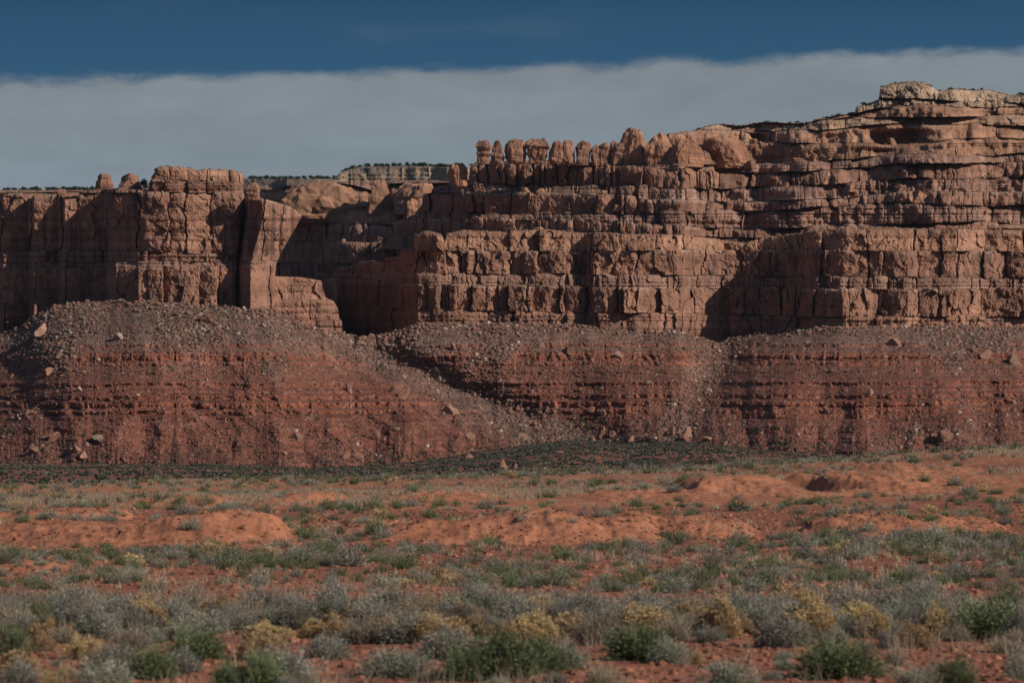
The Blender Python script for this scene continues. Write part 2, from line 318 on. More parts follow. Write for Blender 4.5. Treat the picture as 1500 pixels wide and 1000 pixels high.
sR = [S(lean=3.5, back=1.0, sp=19, off=2.0, tilt=5, bulge=1.6, crack=3, strat=1.2, sfreq=3, fac=2.4, col=BROWN),
      S(lean=1.2, back=4, sp=33, off=3.6, tilt=9, bulge=2.4, crack=6, rnd=3, rdep=3, topvar=2.5, fac=3.9, fsx=18, fsy=34, col=BROWN, streak=0.3),
      S(lean=2.5, back=1.5, sp=9, off=1.5, tilt=3, rnd=3, bulge=1.2, crack=3, strat=0.9, sfreq=2.4, col=LEDGE),
      S(lean=1.2, back=0.4, sp=27, joints=[560, 585, 612, 655, 677, 696, 748, 790, 829, 863, 868, 935, 985, 1030, 1085, 1130, 1178, 1204, 1270, 1292, 1341, 1379, 1402, 1441, 1475, 1510], off=2.6, tilt=8, bulge=2.6, crack=8, rnd=2, rdep=1, topvar=0.3, fac=4.4, fsx=26, fsy=40, col=BROWN, streak=0.48, wob=3, noi=1.5),
      S(lean=2.5, back=5, sp=32, joints=[565, 588, 606, 653, 745, 790, 838, 868, 905, 960, 1002, 1060, 1110, 1178, 1204, 1270, 1341, 1400, 1441, 1500], off=2.5, tilt=6, bulge=3, crack=6, rnd=9, rdep=7, topvar=1.5, fac=3.2, col=ORANGE, streak=0.25)]
cliff, P_cliff = massif('cliff', np.arange(488, 1562, 0.76), cR, sR, plan_R, 21, sky_R, left_close=True, cream=(1, 3))
tag(cliff, 'long jointed red sandstone cliff above the talus right of the canyon', 'cliff', kind='structure')

# --- the terraces that step back above it
plan_U = poly([(560, 3130), (620, 2985), (690, 2915), (760, 2890), (860, 2850), (1000, 2806), (1080, 2812), (1200, 2800), (1330, 2790), (1400, 2770), (1440, 2776), (1570, 2800)])
sky_U = poly([(560, 352), (576, 345), (577, 326), (590, 322), (606, 316), (618, 300), (619, 286), (640, 281), (655, 275), (656, 267), (686, 266), (689, 242), (697, 238), (760, 236), (800, 236), (866, 238), (895, 240), (905, 236), (920, 225), (960, 215), (980, 196), (1000, 195), (1016, 192), (1032, 186), (1050, 182), (1085, 185), (1118, 179), (1160, 181), (1182, 181), (1200, 174), (1240, 168), (1252, 165), (1256, 156), (1275, 152), (1287, 146), (1290, 128), (1306, 123), (1335, 120), (1352, 121), (1365, 127), (1374, 134), (1400, 131), (1430, 133), (1445, 131), (1462, 136), (1480, 140), (1500, 139), (1570, 142)])
cU = [poly([(560, 365), (1570, 365)]), poly([(560, 345), (1000, 345), (1120, 348), (1180, 338), (1570, 336)]), poly([(560, 322), (700, 318), (900, 322), (1000, 330), (1080, 334), (1200, 328), (1570, 326)]), poly([(560, 308), (900, 312), (1050, 306), (1200, 303), (1310, 299), (1570, 300)]),
      poly([(560, 281), (800, 282), (900, 285), (1000, 293), (1100, 296), (1200, 290), (1330, 284), (1570, 280)]), poly([(560, 268), (900, 271), (1060, 276), (1200, 271), (1330, 262), (1570, 258)]), poly([(560, 239), (870, 240), (1000, 246), (1100, 250), (1220, 246), (1330, 240), (1570, 234)]),
      poly([(560, 236), (1000, 240), (1200, 234), (1330, 228), (1570, 222)]), poly([(560, 214), (1000, 214), (1100, 211), (1340, 207), (1570, 204)]), poly([(560, 186), (1040, 189), (1200, 185), (1340, 182), (1570, 182)]), poly([(560, 172), (1200, 176), (1330, 172), (1570, 168)]), poly([(560, 158), (1250, 165), (1320, 157), (1570, 157)]), poly([(560, 146), (1300, 145), (1400, 147), (1570, 150)]), poly([(560, 112), (1570, 112)])]
sU = [S(mea=15, lean=4, back=2, sp=20, col=LEDGE), 
      S(mea=15, lean=5, back=5, sp=13, off=3, tilt=5, bulge=2.5, crack=5, rnd=8, rdep=6, topvar=4, col=BROWN, fac=1.6, fsx=10, fsy=12),
      S(mea=15, lean=7, back=2, sp=12, off=2.5, tilt=4, rnd=5, topvar=4, col=LEDGE, strat=1.6, sfreq=2.6, noi=1.6),
      S(mea=15, lean=2, back=7, sp=15, off=3.5, tilt=6, bulge=3, crack=6, rnd=8, rdep=6, topvar=4, col=BROWN),
      S(mea=15, lean=9, back=3, sp=8, off=1.8, tilt=3, rnd=4, bulge=2, topvar=4, strat=1.5, sfreq=2.2, col=LEDGE, noi=1.8),
      S(mea=15, lean=3, back=9, sp=14, off=3.0, tilt=6, bulge=4, crack=7, rnd=11, rdep=8, topvar=6, col=BROWN, fac=2.2),
      S(mea=15, lean=5, back=2, sp=22, off=1.0, strat=1.0, sfreq=2.0, col=LEDGE),
      S(mea=15, lean=10, back=3, sp=60, off=2.0, tilt=3, under=6, ux=1, strat=1.4, sfreq=3.0, rnd=4, col=ORANGE),
      S(mea=15, lean=3, back=5, sp=48, off=3.0, tilt=4, under=10, ux=1, bulge=5, rnd=14, rdep=10, topvar=3, col=ORANGE, streak=0.2),
      S(mea=15, lean=6, back=4, sp=34, off=3, tilt=4, under=4, bulge=4, rnd=8, rdep=9, topvar=3, col=PALE, strat=1.3, sfreq=3.0, streak=0.1),
      S(mea=15, lean=5, back=4, sp=40, off=3, tilt=4, under=4, bulge=4, rnd=7, rdep=8, topvar=2.5, col=ORANGE, strat=1.0, streak=0.1),
      S(mea=15, lean=7, back=3, sp=9, off=3, tilt=4, rnd=5, bulge=3, topvar=4, col=CREAM, noi=2.2, fac=3, fsx=7, fsy=6, streak=0.05),
      S(mea=15, lean=3, back=6, sp=26, off=3, tilt=5, bulge=5, rnd=10, rdep=9, under=3, topvar=3, col=CREAM, fac=2.4, fsx=9, fsy=8, streak=0.08)]
terr, P_terr = massif('terraced_mesa', np.arange(560, 1562, 0.76), cU, sU, lambda x: np.maximum(plan_U(x), plan_R(x) + 26), 31, sky_U, left_close=True, blur=24, cream=(1, 3, 8), slick=lambda x: sstep(x, 960, 1130))
tag(terr, 'terraced slickrock mesa rising in ledges to the right skyline', 'mesa', kind='structure')

# --- the far mesa and its slickrock domes at the head of the canyon
sky_B = poly([(-120, 279), (150, 278), (230, 272), (340, 264), (365, 262), (488, 262), (494, 257), (500, 252), (516, 247), (535, 244), (600, 243), (664, 245), (780, 246)])
cB = [poly([(-120, 470), (780, 470)]), poly([(-120, 405), (780, 405)]), poly([(-120, 383), (780, 384)]), poly([(-120, 352), (780, 352)]), poly([(-120, 326), (420, 326), (640, 330), (780, 326)]), poly([(-120, 292), (400, 292), (440, 286), (480, 288), (520, 300), (600, 300), (780, 298)]), poly([(-120, 283), (400, 280), (415, 275), (430, 268), (470, 266), (520, 271), (548, 279), (556, 282), (574, 268), (640, 268), (780, 268)]), poly([(-120, 276), (400, 271), (560, 262), (780, 262)]), poly([(-120, 258), (780, 235)])]
sB = [S(mea=12, lean=2, back=6, sp=17, off=3, tilt=6, crack=6, col=DARKR), S(mea=12, lean=2, back=8, sp=16, off=3, tilt=6, bulge=3, rnd=7, topvar=3, col=DARKR), S(mea=12, lean=2, back=8, sp=16, off=3, tilt=6, bulge=3, crack=6, rnd=8, topvar=3, col=BROWN), S(mea=12, lean=8, back=4, sp=13, off=3, tilt=5, bulge=3, rnd=7, topvar=4, col=LEDGE),
      S(mea=12, lean=10, back=8, sp=30, off=5, tilt=6, bulge=7, crack=7, rnd=16, rdep=14, topvar=5, col=ORANGE, streak=0.1), S(mea=12, lean=12, back=10, sp=44, off=5, tilt=5, bulge=8, crack=6, rnd=18, rdep=20, topvar=2, col=ORANGE, streak=0.1), S(mea=12, lean=25, back=15, sp=24, off=3, rnd=5, strat=2.0, sfreq=2.4, col=LEDGE, noi=2), S(mea=12, lean=30, back=40, sp=30, off=3, under=3, rnd=4, strat=2.5, sfreq=3, col=(0.235, 0.165, 0.115), noi=2.5, topvar=1.0, streak=0.05)]
plan_B = poly([(-120, 3700), (330, 3640), (420, 3500), (520, 3420), (600, 3390), (700, 3300), (780, 3260)])
mesa, P_mesa = massif('far_mesa', np.arange(-120, 780, 0.85), cB, sB, plan_B, 41, sky_B, res=0.75, slick=lambda x: 0.55 + 0 * x)
tag(mesa, 'far pale rimmed mesa with slickrock domes at the head of the canyon', 'mesa', kind='structure')

# ------------------------------------------------------------------ talus apron
tx = np.arange(-70, 1562, 0.86)
t_top = poly([(-70, 492), (0, 490), (30, 478), (52, 462), (75, 447), (110, 441), (150, 440), (250, 444), (330, 450), (400, 455), (440, 478), (497, 488), (540, 494), (575, 488), (610, 474), (700, 474), (860, 477), (940, 490), (985, 484), (1015, 494), (1050, 503), (1085, 492), (1110, 486), (1180, 480), (1300, 478), (1570, 479)])
t_bot = poly([(-70, 676), (300, 676), (450, 683), (560, 678), (640, 670), (700, 660), (800, 647), (860, 644), (900, 650), (1000, 646), (1100, 656), (1250, 664), (1570, 662)])
d_top = lambda x: np.where(x < 498, np.interp(x, [-70, 60, 150, 205, 300, 404, 450, 498], [2738, 2712, 2692, 2660, 2656, 2648, 2676, 2712]), 0) + np.where(x >= 498, np.interp(x, [498, 520, 560, 605, 700, 860, 1000, 1060, 1160, 1230, 1570], [2720, 2736, 2744, 2742, 2746, 2750, 2758, 2796, 2770, 2730, 2792]), 0)
d_bot = poly([(-70, 2470), (150, 2430), (350, 2425), (480, 2450), (620, 2500), (760, 2560), (850, 2580), (950, 2540), (1100, 2475), (1250, 2450), (1570, 2470)])
t_bot0 = t_bot; t_bot = lambda x: t_bot0(x) + 4.0 * fbm(x / 30, x * 0, 3, 311)
nR = 420
v = np.linspace(0, 1, nR)[:, None]
ts_ = t_top(tx); top_, bot_ = ts_ + 4.0 * fbm(tx / 16, tx * 0, 5, 3), t_bot(tx)
px = np.broadcast_to(tx, (nR, len(tx))).copy(); py = bot_ + (top_ - bot_) * v
yw = py + 2.2 * fbm(px / 120, py / 60, 3, 51) + 0.012 * (px - 700) * 0.2
fan = np.interp(px, [-70, 60, 150, 330, 480, 600, 720, 860, 920, 985, 1045, 1085, 1130, 1175, 1225, 1262, 1320, 1400, 1570], [-.5, -.3, 0, .8, 1.1, .9, .3, -.25, -.2, .4, .1, -.55, -.1, .5, .1, -.5, 0, .6, .85])
fan = np.interp(px, tx, np.convolve(np.pad(np.interp(tx, tx, fan[0]), 55, 'edge'), np.hanning(111) / np.hanning(111).sum(), 'valid')) * np.where(px > 760, 0.6, 0.9)
led = np.zeros_like(py)
xr_ = sstep(px, 940, 1040) * (1 - sstep(px, 1330, 1420)) * (0.5 + 0.5 * sstep(vnoise(px / 70, px * 0, 44), -0.3, 0.2))
for yc, h_, s_ in ((506, 2.5, .6), (517, 2, .7), (524, 4.5, 1), (533, 2.2, .9), (546, 1.6, .5), (562, 2.0, .8), (573, 1.6, .5), (581, 3.0, .9), (592, 4.2, 1), (603, 3.0, .9), (612, 1.6, .5), (632, 1.4, .35)):
    led = np.maximum(led, s_ * (1 - sstep(np.abs(yw - yc), h_ * 0.7, h_ * 1.15)))
ledR = np.maximum(xr_ * (1 - sstep(np.abs(yw - 604), 8, 12)), xr_ * 0.9 * (1 - sstep(np.abs(yw - 531), 5, 8)))
led = np.maximum(led, ledR)
grav = np.exp(-((px - (500 + (py - 490) * 2.05)) / (34 + 0.25 * (py - 480).clip(0))) ** 2)          # the grey rubble stream down the middle
grav2 = np.exp(-((px - (1062 - (py - 500) * 0.55)) / (26 + 0.1 * (py - 490).clip(0))) ** 2)
cover = sstep(fbm((px - 1.1 * fan * (py - 560)) / 70, (py + 0.3 * px) / 75, 4, 61) + 0.55 * (1 - sstep(py, 470, 560)) - 0.1, 0.2, 0.6)
cover = np.maximum(cover, np.maximum(grav, 0.8 * grav2)).clip(0, 1) * (1 - 0.85 * ledR)
led = led * (1 - 0.92 * cover)
led = np.maximum(led, 0.3 * sstep(vnoise(px * 0 + 0.3 * fbm(px / 60, py / 30, 2, 62), yw / 2.6, 63), 0.15, 0.5) * (1 - 0.8 * cover))
def blur1(a, n):
    k = np.hanning(2 * n + 1); return np.convolve(np.pad(a, n, 'edge'), k / k.sum(), 'valid')
Db, Dt = blur1(d_bot(tx), 40), blur1(d_top(tx), 26) - 3
rise = (Dt - Db) / nR
def blur_cols(a, n):
    for _ in range(2):
        cs = np.cumsum(np.pad(a, ((0, 0), (n + 1, n)), 'edge'), 1); a = (cs[:, 2 * n + 1:] - cs[:, :-2 * n - 1]) / (2 * n + 1)
    return a
step = blur_cols(1 - 0.97 * led, 9)
kw = 30; ck_ = np.cumsum(np.pad(step, ((kw + 1, kw), (0, 0)), 'edge'), 0); mean_ = (ck_[2 * kw + 1:] - ck_[:-2 * kw - 1]) / (2 * kw + 1)
dev = np.cumsum(step - mean_, 0)                       # ledges step out and the slope above and below makes up for it
vs_ = (bot_ - py) / (bot_ - blur1(ts_, 30))
D = Db + (Dt - Db) * (0.62 * vs_ + 0.38 * vs_ * vs_) + dev * rise * 1.6
along = (px + 1.25 * py) * (px < 800) + (px + 0.9 * py) * (px >= 800)
run = ridged((px - 1.25 * fan * (py - 560)) / 22 + 0.5 * fbm(px / 40, py / 24, 3, 70), (py + 0.4 * px) / 90, 3, 78)   # rills run down to the right
gx_ = px - fan * (py - 470)
gul = ridged(gx_ / 78 + 0.55 * fbm(px / 70, py / 42, 4, 301), py / 240 + 0.3 * fbm(px / 50, py / 40, 2, 302), 4, 303)
w_g = sstep(0.95 - v, 0.0, 0.75) * np.minimum(1, v * 9) * (1 - 0.85 * grav)
D = D + (0.66 - gul) * 19.0 * w_g * (0.55 + 0.45 * sstep(vnoise(px / 150, px * 0, 305), -0.4, 0.4))
D = D + (0.62 - run) * 3.0 * (0.4 + 0.6 * cover) * np.minimum(1, (1 - v) * 8)
big = fbm(px / 170, py / 500, 2, 76); D = D + 26 * big * np.sin(np.pi * np.clip(v, 0, 1))
wide = np.exp(-((px - (520 + (py - 490) * 1.75)) / 125.0) ** 2) + 0.45 * np.exp(-((px - (1058 - (py - 500) * 0.4)) / 60.0) ** 2) + 0.55 * np.exp(-((px - (1222 + 0.1 * (py - 560))) / 34.0) ** 2) * sstep(py, 520, 610) + 0.5 * np.exp(-((px - (1432 + 0.3 * (py - 560))) / 50.0) ** 2) * sstep(py, 500, 600) - 0.35 * np.exp(-((px - 1140) / 40.0) ** 2) * sstep(py, 500, 600) + 0.35 * np.exp(-((px - 985) / 22.0) ** 2) * sstep(py, 560, 610) + 0.9 * (1 - sstep(px, -60, 120))
D = D + 40 * wide * np.sin(np.pi * np.clip(v, 0, 1)) ** 0.8
D = D + 26 * grav * np.sin(np.pi * v ** 0.8) + 14 * grav2 * np.sin(np.pi * v)
D = D + ledR * 5 * ridged(px / 46 + 0.35 * vnoise(px / 12, py / 20, 45), py / 70, 2, 46)
flute = 0.85 * vnoise(px / 6 + 1.5 * vnoise(px / 11, py / 30, 4), py / 26, 73); D = D + (1.9 * led + 0.08) * flute * 1.4 + led * 1.5 * facets(px / 9, py / 6, 74)
rs = np.random.default_rng(12); cone = np.zeros_like(py)   # badland spurs: half cones of red mud along the foot
for k in range(150):
    small = k >= 55
    xk = rs.uniform(-60, 1550); ya = rs.uniform(626, 650) if small else rs.uniform(585, 632); r_ = rs.uniform(1.0, 1.8) if small else rs.uniform(0.8, 1.5)
    if 560 < xk < 900 and ya > 610: continue
    m = (tx > xk - 75) & (tx < xk + 75)
    yy = py[:, m]; xx = px[:, m]
    bend = xk + (yy - ya) * rs.uniform(-0.25, 0.35) + 2.5 * vnoise(xx / 9, yy / 9, k)
    q = np.maximum(0, (yy - ya) - (np.sqrt((xx - bend) ** 2 + 9) - 3) * r_) * rs.uniform(0.22, 0.36); q = q * (1 + 0.12 * (ridged(xx / 7, yy / 40, 2, k) - 0.7))
    cone[:, m] = np.maximum(cone[:, m], q)
cone = np.minimum(cone, 26) * (1 - 0.85 * grav)
D = D - cone
f1, f2, _, _, r1, _, _ = voro(px / 5.0, py / 3.4, 81)
rub = sstep(fbm(px / 60, py / 40, 3, 83) + 0.4 * cover, 0.0, 0.5)
D = D - (0.8 + 4.0 * r1 ** 5) * np.maximum(0, 0.45 - f1) * 2 * (0.25 + rub) * (1 - 0.8 * led) + 1.9 * (1 - 0.5 * led) * fbm(px / 20, py / 5, 5, 84, 0.58) + 0.55 * vnoise(px / 1.6, py / 1.5, 85)
g1, _, _, _, q1, _, _ = voro(px / 2.6, py / 1.9, 181); D = D - (0.5 + 1.6 * q1 ** 3) * np.maximum(0, 0.5 - g1) * (0.5 + rub) * (1 - 0.6 * led)
RED = np.array((0.150, 0.060, 0.041)); REDL = np.array((0.205, 0.073, 0.043)); GREY = np.array((0.152, 0.112, 0.092)); SCREE = np.array((0.156, 0.096, 0.074))
k_up = ((1 - sstep(py, 485, 575)) * 0.9)[..., None]
c = RED * (1 - k_up) + SCREE * k_up
c = c * (1 - led[..., None]) + REDL * led[..., None]
gg = np.maximum(0.85 * grav, 0.55 * grav2)[..., None] * (0.6 + 0.4 * fbm(px / 30, py / 20, 3, 86)[..., None]); c = c * (1 - gg) + GREY * gg
gb = (0.75 * sstep(fbm(px / 80, py / 30, 3, 87), 0.1, 0.5))[..., None] * (cover * 0.8)[..., None]; c = c * (1 - gb) + GREY * gb
c = c * (0.72 + 0.50 * q1[..., None]) * (1 + 0.36 * fbm((px - 1.2 * fan * (py - 560)) / 13, (py + 0.3 * px) / 34, 4, 90)[..., None] + 0.18 * fbm(px / 25, py / 12, 4, 88)[..., None] + 0.10 * vnoise(px * 0, yw / 3.0, 89)[..., None])
st_ = (r1 > 0.93)[..., None] * (f1 < 0.35)[..., None] * 0.5; c = c * (1 - st_) + np.array((0.30, 0.2, 0.15)) * st_
P_tal = world(px, py, D)
low = P_tal[:1].copy(); low[..., 2] -= 14; low[..., 1] -= 10
Pt = np.concatenate([low, P_tal], 0); c = np.concatenate([c[:1], c], 0)
me = mesh_np('talus_slope', Pt.reshape(-1, 3), grid_faces(*Pt.shape[:2]), np.clip(c, 0.01, 0.7).reshape(-1, 3), M_talus)
tag(link('talus_slope', me), 'red ledged talus slope strewn with rubble below the cliffs', 'slope', kind='structure')

# ------------------------------------------------------------------ ground: one sheet from under the camera to beyond the mesas
ridge_py = poly([(-400, 720), (0, 712), (200, 708), (450, 704), (700, 699), (900, 692), (1000, 687), (1100, 679), (1230, 672), (1280, 668), (1400, 655), (1500, 648), (1900, 630)])
MOUNDS = [  # column of the centre, row of the foot, width px, height m, depth m, skew
    (130, 803, 492, 0.49, 16, 0.1), (330, 801, 257, 0.39, 14, 0.3), (720, 796, 324, 0.56, 16, 0.2), (870, 792, 235, 0.47, 15, 0.35), (1040, 786, 257, 0.46, 14, 0.3),
    (1090, 737, 201, 0.68, 34, -0.2), (1290, 735, 190, 0.77, 34, -0.55), (1420, 733, 246, 0.49, 34, 0.0), (1300, 784, 190, 0.46, 16, -0.5), (405, 742, 123, 0.47, 30, -0.5), (200, 742, 134, 0.43, 30, -0.5), (60, 764, 268, 0.30, 20, 0.2), (520, 780, 123, 0.21, 14, -0.4), (640, 735, 168, 0.34, 30, -0.3), (1440, 780, 145, 0.28, 16, -0.3), (40, 838, 134, 0.16, 7, 0.2), (960, 742, 224, 0.26, 30, 0.0)]
def ground_z(X, Y, want_mound=False):
    mnd = 0.0
    px = X / (K * Y) + 750
    zr = EYE - (ridge_py(px) - HOR) * K * 300.0
    t = sstep(Y, 130, 300)
    z = t * zr
    t2 = sstep(Y, 300, 460)
    Yv = 2440.0
    zv_far = EYE - (t_bot0(np.clip(px, -70, 1560)) - HOR) * K * Yv - 1.0
    zv = -9.0 + (zv_far + 9.0) * sstep(Y, 900, 2450)
    z = z * (1 - t2) + zv * t2
    near = 1 - sstep(Y, 380, 700)
    for (mx, my, mw, mh, md, sk) in MOUNDS:
        Yf = EYE / ((my - HOR) * K) if my > 760 else None
        if Yf is None:
            Yf = np.interp(my, [690, 700, 712, 721, 735, 745, 760], [315, 283, 240, 211, 179, 163, 142])
        xc = (mx - 750) * K * Yf; hw = mw * K * Yf / 2 * 1.15
        a = (X - xc) / hw; a = a + 0.35 * vnoise(X / (hw * 0.7), Y / 6.0, int(mx))
        a = np.where(a * sk > 0, a * (1 + abs(sk)), a * (1 - 0.3 * abs(sk)))
        bfr = (Y - Yf + 1.2 * vnoise(X / 3.0, Y * 0, int(mx) + 9)) / md
        prof = sstep(bfr, 0.0, 0.42) * (1 - sstep(bfr, 0.55, 1.7))
        w = np.maximum(0, 1 - a * a); w = w * w * (3 - 2 * w)
        rill = ridged(X / 0.9 + 0.4 * vnoise(X / 2, Y / 2, 31), Y / 9.0, 2, int(mx) + 4) - 0.7
        mnd = np.maximum(mnd, np.sqrt(w) * sstep(bfr, -0.05, 0.08) * (1 - sstep(bfr, 0.7, 1.5)))
        z = z + mh * w * prof * (1 + 0.34 * rill * (1 - sstep(bfr, 0.3, 0.6)))
    z = z + near * (0.10 * fbm(X / 9, Y / 14, 3, 91) + 0.05 * fbm(X / 1.7, Y / 2.6, 3, 92) + 0.012 * vnoise(X / 0.35, Y / 0.5, 93)) + (1 - near) * 0.8 * fbm(X / 60, Y / 120, 3, 94)
    z = z + near * sstep(Y, 120, 250) * 0.35 * fbm(X / 22, Y / 40, 3, 95)
    z = z + mnd * (0.10 * (ridged(X / 0.55 + 0.5 * vnoise(X / 1.1, Y / 2, 41), Y / 2.2, 3, 42) - 0.6) + 0.07 * fbm(X / 0.4, Y / 0.9, 3, 43))
    if want_mound: return z, mnd
    return z
gx = np.concatenate([np.linspace(-2600, -80, 40), np.arange(-60, 1561, 2.0), np.linspace(1580, 4100, 40)])
gY = np.concatenate([np.geomspace(12, 40, 40), np.geomspace(40.5, 460, 760), np.geomspace(465, 2600, 120), np.array([2700, 3000, 3600, 4500, 6000, 9000, 14000, 22000])])
PX, GY = np.meshgrid(gx, gY); GX = (PX - 750) * K * GY
GZ, GM = ground_z(GX, GY, True)
GZ = np.where(GY > 3100, -9.0, GZ)
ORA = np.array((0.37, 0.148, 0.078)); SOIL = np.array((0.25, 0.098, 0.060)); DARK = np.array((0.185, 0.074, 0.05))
mix = sstep(fbm(GX / 14, GY / 28, 4, 96) + 0.55 * sstep(GY, 150, 190) - 0.25, -0.15, 0.35)[..., None]
mix = np.maximum(mix * 0.85, sstep(GM + 0.25 * fbm(GX / 2.5, GY / 6, 3, 99), 0.25, 0.6)[..., None])
gc = SOIL * (1 - mix) + ORA * mix
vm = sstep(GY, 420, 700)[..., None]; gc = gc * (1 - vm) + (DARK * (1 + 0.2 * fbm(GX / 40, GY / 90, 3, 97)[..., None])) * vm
gc = gc * (1 + 0.18 * fbm(GX / 2.2, GY / 4, 4, 98)[..., None])
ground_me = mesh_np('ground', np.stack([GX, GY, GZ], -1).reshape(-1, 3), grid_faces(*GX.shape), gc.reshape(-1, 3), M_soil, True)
tag(link('ground', ground_me), 'red sandy desert ground rising to low mounds before the valley', 'ground', kind='structure')

# ------------------------------------------------------------------ loose rock: pillars, knobs, domes, boulders
import bmesh
def ico(sub):
    bm = bmesh.new(); bmesh.ops.create_icosphere(bm, subdivisions=sub, radius=1.0)
    V = np.array([q.co[:] for q in bm.verts]); F = np.array([[q.index for q in f_.verts] for f_ in bm.faces]); bm.free(); return V, F
ICO = {k: ico(k) for k in (1, 2, 3, 4, 5)}
def n3(p, f_, seed, o=4): return (fbm(p[:, 0] * f_, p[:, 1] * f_ + p[:, 2] * f_ * 0.6, o, seed) + fbm(p[:, 2] * f_, p[:, 1] * f_ - p[:, 0] * f_ * 0.6, o, seed + 40))
def rock(seed, sub=3, cuts=9, rough=0.06, box=0.0, prof=None, col=BROWN, bands=0.0, floor=-0.45, dmin=0.55):
    """unit rock standing on z = 0, about 1 wide and 1 high"""
    r = np.random.default_rng(seed); V, F = ICO[sub]; V = V.copy()
    if box:
        m = (np.abs(V) ** (2 + 6 * box)).sum(1) ** (1 / (2 + 6 * box)); V = V / m[:, None]
    for k in range(cuts):
        n = r.normal(size=3); n[2] *= 0.8; n /= np.linalg.norm(n); d_ = r.uniform(dmin, 0.95)
        ex = np.maximum(V @ n - d_, 0); V = V - ex[:, None] * n * 0.92
    g = n3(V, 1.6, seed); V = V * (1 + rough * 1.6 * g)[:, None]
    V = V * (1 + rough * 0.9 * n3(V, 6.0, seed + 3) + rough * 0.5 * n3(V, 15.0, seed + 6))[:, None]
    V[:, 2] = np.where(V[:, 2] < floor, floor + 0.02 * (V[:, 2] - floor), V[:, 2])
    z = (V[:, 2] - V[:, 2].min()) / (V[:, 2].max() - V[:, 2].min())
    if bands: V[:, :2] *= (1 + bands * vnoise(z * 9 + 0.6 * V[:, 0], z * 0 + seed, seed))[:, None]
    if prof is not None:
        pz = np.array(prof); V[:, :2] *= np.interp(z, pz[:, 0], pz[:, 1])[:, None]
    V[:, 0] /= np.ptp(V[:, 0]); V[:, 1] /= np.ptp(V[:, 1]); V[:, 2] = z
    c = np.array(col)[None] * (1 + 0.22 * n3(V, 3.0, seed + 9)[:, None] + 0.12 * vnoise(z * 11, z * 0, seed + 5)[:, None])
    return V, F, np.clip(c, 0.02, 0.7)
def big_rock(name, px0, px1, top, base, Y, seed, label, cat, group=None, depth=1.0, sink=4, **kw):
    V, F, c = rock(seed, **kw); s_ = K * Y; w = (px1 - px0) * s_; h = (base + sink - top) * s_
    V = V * np.array([w, w * depth, h])
    o = link(name, mesh_np(name, V, F, c, M_cliff), loc=world(np.array((px0 + px1) / 2.0), np.array(float(base + sink)), Y))
    return tag(o, label, cat, group)
UP = [(0, .84), (.15, .86), (.45, .97), (.75, 1.05), (.9, 1.0), (1, .9)]
Yp = 2905.0
G = 'standing pillars on the skyline ridge'
for (a, b, t_, bs, sd_, lab, pr, bx) in (
    (697, 719, 205, 237, 1, 'thin stacked pillar with a small head, leftmost of the skyline row', [(0, .8), (.15, .95), (.3, .8), (.42, 1.0), (.55, .82), (.7, 1.0), (.8, .95), (.9, .9), (1, .8)], .35),
    (719, 739, 205, 237, 2, 'tapering pillar between the small headed pillar and the wide block', [(0, 1.0), (.3, 1.05), (.6, .95), (.85, .72), (1, .6)], .4),
    (739, 771, 203, 236, 3, 'wide blocky pillar with dark lower half left of the sky gap', UP, .8),
    (770, 806, 202, 236, 4, 'broadest pillar leaning over the triangular sky gap', [(0, .72), (.2, .78), (.5, .95), (.75, 1.08), (.92, 1.05), (1, .9)], .8),
    (804, 827, 206, 237, 5, 'pillar with faceted bulging foot right of the broadest pillar', [(0, .7), (.2, 1.0), (.5, 1.02), (.8, .9), (1, .75)], .5),
    (825, 843, 204, 238, 6, 'narrow straight pillar in the middle of the right half of the row', [(0, .85), (.4, .9), (.75, 1.05), (1, .85)], .6),
    (842, 866, 205, 239, 7, 'club shaped pillar widening upward before the small notch', UP, .6),
    (866, 880, 211, 239, 8, 'shaded low pillar just right of the small notch of sky', [(0, .9), (.5, 1), (1, .8)], .4),
    (876, 893, 208, 239, 9, 'leaning pillar with a pale boulder at its foot', [(0, .75), (.4, .95), (.8, 1.0), (1, .8)], .4),
    (890, 919, 206, 240, 10, 'dark square pillar touching the tallest dome', UP, .8)):
    big_rock('rock_pillar', a - 0.8, b + 0.8, t_, bs, Yp, 100 + sd_, lab, 'rock pillar', G, depth=1.0, sub=5, cuts=9, rough=0.075, box=bx, dmin=0.8, prof=pr, bands=0.09)
G = 'rounded domes right of the pillars'
